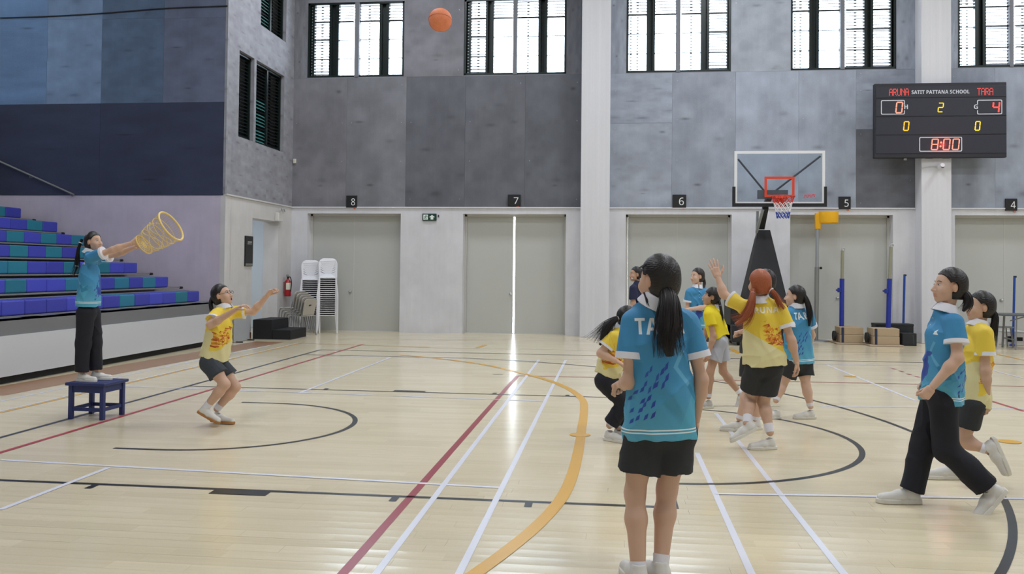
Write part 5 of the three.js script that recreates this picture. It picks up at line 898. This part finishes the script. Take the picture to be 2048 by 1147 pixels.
  // socks and shoes
  for (const q of ['L', 'R']) {
    const an = J['an' + q], kn = J['kn' + q], toe = J['toe' + q], d = toe.clone().sub(an); const ft = o['foot' + q] ?? {}; const fd = ft.dir ? V3(...ft.dir).normalize() : V3(d.x, 0, d.z).normalize();
    if (o.sock !== 0 && !lw.long || o.sock) add('sock', rod(an.clone().addScaledVector(fd, 0), L(an, kn, o.sock ?? 0.2), 0.037 * s * T, 0.041 * s * T, 18), M2.sock, 'white sock');
    const upv = ft.up ? V3(...ft.up) : V3(0, 1, 0), xx = upv.clone().cross(fd).normalize(), yy = fd.clone().cross(xx).normalize(), k = (o.shoeS ?? 0.95) * s, fm = new THREE.Matrix4().makeBasis(xx, yy, fd).scale(V3(k, k, k));
    const org = an.clone().addScaledVector(yy, -0.088 * k).addScaledVector(fd, 0.048 * k); if (ft.ground) org.y = ft.ground === true ? (o.floor ?? 0) + 0.001 : ft.ground; fm.setPosition(org);
    const sh = add('shoe', SHOE.upper.clone().applyMatrix4(fm), o.shoeMat ?? M2.shoe, o.shoeLabel); sh.userData.label ??= 'pale trainer';
    add('sole', SHOE.sole.clone().applyMatrix4(fm), o.soleMat ?? M2.sole, null, sh); add('laces', SHOE.laces.clone().applyMatrix4(fm), M2.lace, null, sh);
  }
  // hair
  const hm = o.hair.mat ?? M2.hairBlack, hair = part('hair', local((o.hair.style === 1 ? HAIR1 : HAIR0).clone().applyMatrix4(headM)), hm, g, o.hair.label);
  (o.hair.tails ?? []).forEach((t, i) => { part('hair_strands', local(strandTail(t.p.map(P), t.r0 * s, t.r1 * s, 2 * (t.n ?? 60), (t.spread ?? 0.01) * s, o.k * 10 + i, (t.flare ?? 0) * s)), hm, hair, t.label); for (const b of t.ties ?? []) { const c = new THREE.CatmullRomCurve3(t.p.map(P)), q = c.getPointAt(b), tn = c.getTangentAt(b); part('hair_tie', local(new THREE.TorusGeometry((t.tieR ?? 0.017) * s, 0.006 * s, 8, 18).applyQuaternion(new THREE.Quaternion().setFromUnitVectors(V3(0, 0, 1), tn)).translate(q.x, q.y, q.z)), t.tieMat ?? M2.tie, hair); } });
  if (o.glasses) { const rims = []; for (const d of [-1, 1]) { rims.push(new THREE.TorusGeometry(0.021, 0.0018, 6, 24).scale(1, 0.8, 1).translate(d * 0.031, EYE_Y, 0.098)); rims.push(rod(V3(d * 0.052, EYE_Y + 0.004, 0.096), V3(d * 0.076, EYE_Y + 0.004, 0.0), 0.0016)); } rims.push(rod(V3(-0.01, EYE_Y + 0.004, 0.099), V3(0.01, EYE_Y + 0.004, 0.099), 0.0016)); add('glasses', merged(rims).applyMatrix4(headM), M2.lensRim, 'thin framed glasses'); }
  (o.extra ?? (() => {}))({ g, J, local, P, headM, s, up, right, fwd, part: add });
  return { g, J };
}
// ================================================================ the players (pixel joints at each figure's own depth)
person({ key: 'stool', k: 1, label: 'girl in blue shirt and navy trousers standing on the stool holding out the basket', z0: STOOL.z, s: 0.88, floor: stoolTop, skin: 0, cell: 0.011,
  j: { pel: [177, 618], neck: [181, 505], shL: [193, 517, -0.15], shR: [180, 515, 0.14], elL: [236, 507, -0.13], wrL: [270, 494, -0.05], elR: [226, 499, 0.14], wrR: [262, 486, 0.09], hipL: [184, 626, -0.075], hipR: [171, 626, 0.075], knL: [189, 684, -0.07], knR: [166, 686, 0.08], anL: [191, 740, -0.07], anR: [163, 745, 0.09], toeL: [222, 745, -0.07], toeR: [196, 752, 0.09] },
  head: { c: [188, 483], s: 0.86, face: [1, 0.06, 0.22] }, handL: { pose: 'grip', palm: [0.1, 0.3, 1] }, handR: { pose: 'grip', palm: [0.1, 0.2, -1], flip: false },
  shirt: { mat: M2.blue, cuffs: true, collar: true, hem: [177, 609], label: 'blue polo shirt' }, lower: { long: true, mat: M2.trousers, label: 'navy trousers', cuff: 1.05 },
  footL: { ground: true, dir: [1, 0, -0.05] }, footR: { ground: true, dir: [1, 0, 0.12] }, shoeMat: M2.shoe,
  hair: { mat: M2.hairBlack, tails: [{ p: [[164, 478, -0.02], [157, 497, 0], [155, 515, 0.02], [153, 535, 0.03], [147, 552, 0.03]], r0: 0.014, r1: 0.016, n: 50, spread: 0.04, ties: [0.1, 0.72] }] } });
person({ key: 'jumper', k: 2, label: 'girl with glasses in yellow shirt and slate shorts crouching with raised arms', z0: -2.35, s: 0.97, skin: 0, cell: 0.011, wide: 1.03,
  j: { pel: [424, 716], neck: [449, 616], shL: [464, 624, -0.17], shR: [433, 627, 0.13], elL: [507, 622, -0.22], wrL: [534, 591, -0.2], elR: [421, 649, 0.26], wrR: [473, 618, 0.3], hipL: [433, 722, -0.08], hipR: [418, 724, 0.08], knL: [471, 773, -0.08], knR: [450, 768, 0.1], anL: [434, 817, -0.06], anR: [412, 814, 0.1], toeL: [466, 843, -0.06], toeR: [431, 851, 0.1] },
  head: { c: [445, 590], s: 0.95, face: [1, 0.3, 0.12], up: [-0.3, 1, 0] }, glasses: true, mouthOpen: true,
  handL: { pose: 'relaxed', palm: [0.3, -0.9, 0.2] }, handR: { pose: 'relaxed', palm: [0.2, -1, -0.2], flip: true },
  shirt: { mat: M2.yellow, cuffs: true, collar: true, hem: [428, 716], mirror: true, label: 'yellow shirt with orange facets' }, lower: { mat: M2.shortsSlate, len: 0.58, label: 'slate grey shorts' },
  footL: { dir: [1, -0.06, 0.1], ground: 0.012 }, footR: { dir: [0.92, -0.42, 0.1], up: [0.35, 1, 0] }, sock: 0.2, soleMat: M2.gum,
  hair: { mat: M2.hairBlack, tails: [{ p: [[424, 595, 0], [421, 606, 0.02], [424, 625, 0.03]], r0: 0.02, r1: 0.018, n: 30, spread: 0.01 }] } });
person({ key: 'front', k: 3, label: 'girl seen from behind in blue TARA shirt and black shorts with long ponytail', z0: 1.28, s: 1.04, skin: 0, cell: 0.0095, shirtCell: 0.008, wide: 1.02, arm: 0.88,
  j: { pel: [1318, 838], neck: [1311, 606], shL: [1266, 639, 0.02], shR: [1373, 641, -0.02], elL: [1257, 764, 0.06], wrL: [1240, 768, -0.18], elR: [1403, 760, 0.0], wrR: [1391, 842, -0.06], hipL: [1286, 866, 0.02], hipR: [1352, 866, -0.02], knL: [1270, 985, 0.02], knR: [1334, 977, -0.04], anL: [1277, 1150, 0.12], anR: [1321, 1134, 0.06], toeL: [1266, 1160, -0.12], toeR: [1295, 1150, -0.1] },
  head: { c: [1315, 559], s: 1.06, face: [-0.75, -0.05, -0.66] }, handL: { pose: 'fist', palm: [0.2, -0.9, 0], flip: false }, handR: { pose: 'relaxed', palm: [-1, 0, 0.2], flip: true },
  shirt: { mat: M2.blue, cuffs: true, collar: true, hem: [1320, 868], sleeve: 0.62, label: 'blue shirt with TARA on the back' }, lower: { mat: M2.shortsDark, len: 0.62, open: 0.105, label: 'black shorts' },
  footL: { ground: true, dir: [-0.35, 0, -1] }, footR: { ground: true, dir: [-0.75, 0, -0.6] }, sock: 0.17, soleMat: M2.sole,
  extra: ({ J, P, part: add, headM }) => { add('hair_clip', merged([rbox(0.05, 0.008, 0.012, 0.003, 0, 0, 0)]).rotateY(1.3).rotateX(0.3).translate(0.071, 0.066, 0.03).applyMatrix4(headM), M2.lensRim, 'dark hair clip'); },
  hair: { mat: M2.hairBlack, tails: [{ p: [[1330, 580, 0.06], [1338, 600, 0.13], [1338, 640, 0.17], [1336, 680, 0.18], [1340, 712, 0.18]], r0: 0.03, r1: 0.062, n: 190, spread: 0.02, flare: 0.015, label: 'long black ponytail' }, { p: [[1288, 585, 0.03], [1294, 600, 0.07], [1300, 617, 0.08]], r0: 0.004, r1: 0.003, n: 12, spread: 0.012 }, { p: [[1352, 570, 0.02], [1353, 585, 0.04], [1350, 602, 0.05]], r0: 0.004, r1: 0.003, n: 10, spread: 0.008 }] } });
person({ key: 'crouch', k: 4, label: 'crouching girl in yellow shirt and navy trousers with hair flying out', z0: -2.25, s: 0.95, skin: 0,
  j: { pel: [1215, 752], neck: [1242, 660], shL: [1254, 672, -0.16], shR: [1227, 672, 0.14], elL: [1270, 715, -0.16], wrL: [1280, 690, -0.25], elR: [1201, 706, 0.16], wrR: [1233, 722, 0.2], hipL: [1221, 762, -0.08], hipR: [1210, 762, 0.08], knL: [1264, 800, -0.12], knR: [1252, 806, 0.08], anL: [1236, 854, -0.02], anR: [1219, 850, 0.06], toeL: [1262, 876, -0.02], toeR: [1245, 872, 0.06] },
  head: { c: [1258, 636], s: 0.95, face: [1, 0.1, -0.3] }, handL: { pose: 'relaxed', palm: [0, -1, 0] }, handR: { pose: 'relaxed', palm: [0, -1, 0] },
  shirt: { mat: M2.yellow, cuffs: true, collar: true, hem: [1217, 748], mirror: true, label: 'yellow shirt with orange facets' }, lower: { long: true, mat: M2.trousers, len: 0.93, label: 'navy trousers' },
  footL: { ground: true, dir: [0.75, 0, 0.5] }, footR: { ground: true, dir: [0.75, 0, 0.5] }, sock: 0.12,
  hair: { mat: M2.hairBlack, tails: [{ p: [[1240, 634, 0.05], [1228, 640, 0.08], [1214, 655, 0.1], [1200, 690, 0.11]], r0: 0.018, r1: 0.04, n: 110, spread: 0.13, flare: 0.08, ties: [0.08], label: 'loose hair flying out' }] } });
person({ key: 'navy', k: 5, label: 'person in navy shirt with green lanyard standing far back, mostly hidden', z0: -8, s: 1.0, skin: 1, cell: 0.015,
  j: { pel: [1277, 650], neck: [1276, 566], shL: [1266, 576, 0.14], shR: [1287, 575, -0.14], elL: [1267, 606, 0.16], wrL: [1258, 632, 0.14], elR: [1292, 606, -0.16], wrR: [1288, 634, -0.14], hipL: [1273, 656, 0.08], hipR: [1281, 656, -0.08], knL: [1272, 700, 0.08], knR: [1280, 700, -0.08], anL: [1273, 738, 0.08], anR: [1281, 736, -0.08], toeL: [1262, 741, 0.1], toeR: [1270, 740, -0.08] },
  head: { c: [1271, 548], s: 1.0, face: [-1, -0.03, 0.35] }, handL: { pose: 'relaxed', palm: [1, 0, 0] }, handR: { pose: 'relaxed', palm: [1, 0, 0] },
  shirt: { mat: M2.navyTee, label: 'navy T-shirt', sleeve: 0.75 }, lower: { long: true, mat: M2.trousers, label: 'dark trousers' }, footL: { ground: true }, footR: { ground: true },
  extra: ({ J, local, g, P }) => { part('lanyard', local(tube([P([1269, 566, 0.05]), P([1265, 574, 0.14]), P([1263, 588, 0.18])], 0.008, 12, 6)), std(0x46c05a, 0.6), g, 'green lanyard'); part('whistle', local(rbox(0.03, 0.02, 0.02, 0.005).translate(...P([1264.5, 556, 0.06]).toArray())), std(0xdedede, 0.4), g); },
  hair: { mat: M2.hairBlack, style: 0 } });
person({ key: 'back blue', k: 6, label: 'girl in blue polo shirt and black shorts standing before door 6', z0: -6.8, s: 0.96, skin: 2, cell: 0.013,
  j: { pel: [1394, 650], neck: [1395, 575], shL: [1411, 583, 0.03], shR: [1379, 583, 0.05], elL: [1412, 614, 0.1], wrL: [1376, 618, 0.24], elR: [1375, 616, 0.03], wrR: [1366, 644, 0.1], hipL: [1404, 656, 0], hipR: [1386, 656, 0], knL: [1405, 703, 0.02], knR: [1390, 702, 0.05], anL: [1403, 741, 0], anR: [1388, 741, 0.06], toeL: [1394, 748, 0.1], toeR: [1378, 748, 0.14] },
  head: { c: [1394, 552], s: 0.98, face: [-0.85, -0.02, 0.5] }, handL: { pose: 'relaxed', palm: [0, -1, 0.2] }, handR: { pose: 'relaxed', palm: [1, 0, 0] },
  shirt: { mat: M2.blue, cuffs: true, collar: true, hem: [1395, 653], label: 'blue polo shirt' }, lower: { mat: M2.shortsDark, len: 0.55, label: 'black shorts' }, footL: { ground: true }, footR: { ground: true }, sock: 0.1,
  hair: { mat: M2.hairBrown, tails: [{ p: [[1407, 553, -0.02], [1409, 566, 0], [1407, 578, 0.04]], r0: 0.016, r1: 0.018, n: 24, spread: 0.01 }] } });
person({ key: 'yellow tee', k: 7, label: 'girl in plain yellow T-shirt and light grey shorts leaning forward', z0: -4.35, s: 0.9, skin: 3, cell: 0.011,
  j: { pel: [1439, 677], neck: [1421, 614], shL: [1417, 628, 0.13], shR: [1426, 624, -0.15], elL: [1427, 672, 0.17], wrL: [1418, 704, 0.2], elR: [1412, 662, -0.2], wrR: [1405, 690, -0.12], hipL: [1437, 684, 0.07], hipR: [1441, 684, -0.07], knL: [1420, 743, 0.1], knR: [1446, 742, -0.12], anL: [1417, 793, 0.1], anR: [1479, 785, -0.1], toeL: [1403, 812, 0.1], toeR: [1474, 812, -0.06] },
  head: { c: [1422, 593], s: 0.92, face: [-1, 0.18, 0.15], up: [0.18, 1, 0] }, handL: { pose: 'relaxed', palm: [-0.4, 0, -1], flip: true }, handR: { pose: 'relaxed', palm: [0, 0, 1] },
  shirt: { mat: M2.plainYellow, sleeve: 0.5, hem: [1437, 671], label: 'plain yellow T-shirt' }, lower: { mat: M2.shortsGrey, len: 0.6, open: 0.108, label: 'light grey loose shorts' },
  footL: { ground: true, dir: [-1, 0, 0.15] }, footR: { dir: [-0.5, -0.85, 0.2], up: [-0.85, 0.5, 0] }, sock: 0.13, shoeMat: M2.shoeGrey,
  hair: { mat: M2.hairBlack, style: 1, tails: [{ p: [[1437, 598, 0.03], [1441, 614, 0.06], [1444, 632, 0.08], [1447, 652, 0.08]], r0: 0.018, r1: 0.014, n: 30, spread: 0.012, ties: [0.25], tieMat: std(0x7a5ab0, 0.5) }] } });
person({ key: 'hidden', k: 9, label: 'dark-haired girl standing behind the red-haired player, mostly hidden', z0: -2.95, s: 0.98, skin: 2, cell: 0.013,
  j: { pel: [1506, 712], neck: [1521, 594], shL: [1512, 606, 0.13], shR: [1530, 604, -0.15], elL: [1500, 660, 0.2], wrL: [1482, 663, 0.06], elR: [1536, 655, -0.18], wrR: [1530, 690, -0.1], hipL: [1501, 722, 0.07], hipR: [1512, 722, -0.07], knL: [1497, 778, 0.06], knR: [1516, 778, -0.06], anL: [1479, 836, 0.04], anR: [1513, 840, -0.04], toeL: [1468, 848, 0.04], toeR: [1500, 858, -0.04] },
  head: { c: [1527, 563], s: 1.02, face: [-1, 0.05, 0.1] }, handL: { pose: 'fist', palm: [0, -1, 0.2] }, handR: { pose: 'relaxed', palm: [0, 0, 1] },
  shirt: { mat: M2.greyTee, label: 'dark shirt', hem: [1507, 706] }, lower: { mat: M2.shortsDark, len: 0.55, label: 'black shorts' }, footL: { ground: true, dir: [-1, 0, 0.2] }, footR: { ground: true, dir: [-0.9, 0, 0.3] }, sock: 0.12, soleMat: M2.black,
  hair: { mat: M2.hairBlack, tails: [{ p: [[1543, 566, 0], [1549, 580, 0.02], [1548, 600, 0.02]], r0: 0.018, r1: 0.02, n: 24, spread: 0.01 }] } });
person({ key: 'red', k: 8, label: 'girl with dyed red pigtails in yellow ARUNA shirt raising her left arm', z0: -2.05, s: 1.0, skin: 0, cell: 0.0105, shirtCell: 0.009, wide: 1.08,
  j: { pel: [1527, 716], neck: [1521, 598], shL: [1482, 610, 0.0], shR: [1560, 614, 0.02], elL: [1447, 588, -0.08], wrL: [1436, 555, -0.12], elR: [1583, 680, 0.05], wrR: [1593, 722, 0.02], hipL: [1514, 734, 0], hipR: [1543, 734, 0], knL: [1500, 795, -0.12], knR: [1527, 803, -0.1], anL: [1494, 846, 0.06], anR: [1540, 864, 0.0], toeL: [1470, 868, 0.0], toeR: [1512, 898, 0.04] },
  head: { c: [1518, 567], s: 1.05, face: [-0.35, 0.02, -0.94] }, handL: { pose: 'open', palm: [0, 0.1, -1], flip: true, s: 1.05 }, handR: { pose: 'relaxed', palm: [-1, 0, -0.2], flip: true },
  shirt: { mat: M2.yellow, cuffs: true, collar: true, hem: [1528, 727], label: 'yellow shirt with ARUNA on the back' }, lower: { mat: M2.shortsDark, len: 0.72, open: 0.1, label: 'black shorts' },
  footL: { dir: [-0.85, -0.45, 0.1], up: [-0.45, 0.85, 0] }, footR: { ground: true, dir: [-0.97, 0, 0.25] }, sock: 0.28, shoeMat: M2.shoe,
  hair: { mat: M2.hairRed, tails: [{ p: [[1506, 578, 0.1], [1504, 598, 0.14], [1498, 620, 0.16], [1488, 637, 0.17], [1470, 648, 0.17]], r0: 0.02, r1: 0.034, n: 100, spread: 0.05, flare: 0.025, ties: [0.1], label: 'loose red pigtail swinging left' }, { p: [[1540, 576, 0.08], [1550, 588, 0.1], [1558, 602, 0.11], [1568, 618, 0.11]], r0: 0.018, r1: 0.022, n: 60, spread: 0.03, flare: 0.015, ties: [0.08], label: 'loose red pigtail over the shoulder' }] } });
person({ key: 'blue right', k: 10, label: 'girl in blue TARA shirt and black shorts walking behind the red-haired player', z0: -3.75, s: 0.94, skin: 2, cell: 0.011, wide: 1.08,
  j: { pel: [1597, 715], neck: [1593, 612], shL: [1578, 625, 0.08], shR: [1617, 624, -0.08], elL: [1580, 672, 0.1], wrL: [1586, 712, 0.05], elR: [1624, 670, -0.2], wrR: [1612, 700, -0.28], hipL: [1584, 728, 0.05], hipR: [1606, 728, -0.05], knL: [1565, 768, 0.0], knR: [1612, 770, -0.02], anL: [1552, 800, 0.08], anR: [1621, 812, 0.02], toeL: [1540, 822, 0.1], toeR: [1598, 834, 0.06] },
  head: { c: [1589, 592], s: 0.98, face: [-0.97, 0.0, -0.22] }, handL: { pose: 'relaxed', palm: [-1, 0, 0], flip: true }, handR: { pose: 'relaxed', palm: [0, 0, 1] },
  shirt: { mat: M2.blue, cuffs: true, collar: true, hem: [1598, 724], label: 'blue shirt with TARA on the back' }, lower: { mat: M2.shortsDark, len: 0.55, label: 'black shorts' },
  footL: { ground: true, dir: [-0.9, 0, 0.35] }, footR: { ground: true, dir: [-0.97, 0, 0.2] }, sock: 0.16,
  hair: { mat: M2.hairBlack, tails: [{ p: [[1604, 585, 0.03], [1613, 600, 0.06], [1619, 622, 0.08], [1619, 652, 0.08]], r0: 0.026, r1: 0.034, n: 70, spread: 0.008, label: 'long black ponytail' }] } });
person({ key: 'yellow walker', k: 12, label: 'girl in yellow shirt walking behind the blue-shirted walker', z0: -1.1, s: 0.95, skin: 0, cell: 0.011,
  j: { pel: [1943, 795], neck: [1957, 650], shL: [1969, 664, 0.14], shR: [1945, 662, -0.16], elL: [1971, 740, 0.16], wrL: [1974, 800, 0.12], elR: [1935, 735, -0.2], wrR: [1915, 785, -0.2], hipL: [1946, 808, 0.08], hipR: [1940, 808, -0.08], knL: [1925, 880, 0.05], knR: [1915, 880, -0.08], anL: [1972, 898, 0.1], anR: [1903, 928, -0.05], toeL: [1992, 950, 0.1], toeR: [1858, 955, -0.04] },
  head: { c: [1959, 613], s: 0.97, face: [-1, 0.02, 0.05] }, handL: { pose: 'relaxed', palm: [-0.3, 0, -1], flip: true }, handR: { pose: 'relaxed', palm: [0, 0, 1] },
  shirt: { mat: M2.yellow, cuffs: true, collar: true, hem: [1942, 806], mirror: true, label: 'yellow shirt, paler below' }, lower: { mat: M2.shortsDark, len: 0.6, label: 'dark shorts' },
  footL: { dir: [0.35, -0.93, 0.1], up: [-0.93, -0.35, 0] }, footR: { ground: true, dir: [-1, 0, 0.1] }, sock: 0.22, shoeS: 1.1,
  hair: { mat: M2.hairBlack, tails: [{ p: [[1981, 618, 0.02], [1990, 632, 0.04], [1988, 655, 0.05], [1983, 690, 0.05]], r0: 0.022, r1: 0.026, n: 60, spread: 0.012, label: 'black ponytail' }] } });
person({ key: 'blue walker', k: 11, label: 'girl in blue polo shirt and navy trousers striding to the left', z0: -0.32, s: 1.0, skin: 0, cell: 0.01, shirtCell: 0.009,
  j: { pel: [1880, 782], neck: [1892, 621], shL: [1909, 642, 0.14], shR: [1879, 640, -0.17], elL: [1915, 716, 0.2], wrL: [1864, 774, 0.22], elR: [1868, 712, -0.24], wrR: [1850, 765, -0.12], hipL: [1886, 796, 0.08], hipR: [1874, 796, -0.08], knL: [1893, 898, 0.08], knR: [1846, 892, -0.08], anL: [1977, 975, 0.1], anR: [1822, 985, -0.06], toeL: [1950, 1012, 0.1], toeR: [1768, 1008, -0.06] },
  head: { c: [1897, 572], s: 1.03, face: [-1, 0.06, 0.1] }, handL: { pose: 'fist', palm: [0.3, 0.2, -1], flip: true }, handR: { pose: 'relaxed', palm: [0, 0, 1] },
  shirt: { mat: M2.blue, cuffs: true, collar: true, hem: [1884, 800], label: 'blue polo shirt with a small white badge' }, lower: { long: true, mat: M2.trousers, label: 'navy trousers with a thin side stripe', len: 0.94, cuff: 1.12 },
  footL: { dir: [-0.66, -0.74, 0.1], up: [-0.74, 0.66, 0] }, footR: { ground: true, dir: [-1, 0, 0.08] }, sock: 0.1, shoeS: 1.08, shoeMat: M2.shoe,
  hair: { mat: M2.hairBlack, tails: [{ p: [[1924, 582, 0.03], [1934, 592, 0.05], [1936, 606, 0.06], [1926, 622, 0.06]], r0: 0.022, r1: 0.03, n: 60, spread: 0.008, ties: [0.08], tieR: 0.03, tieMat: std(0x7f8aa8, 0.7), label: 'short black ponytail with grey scrunchie' }] } });

renderer.render(scene, camera);
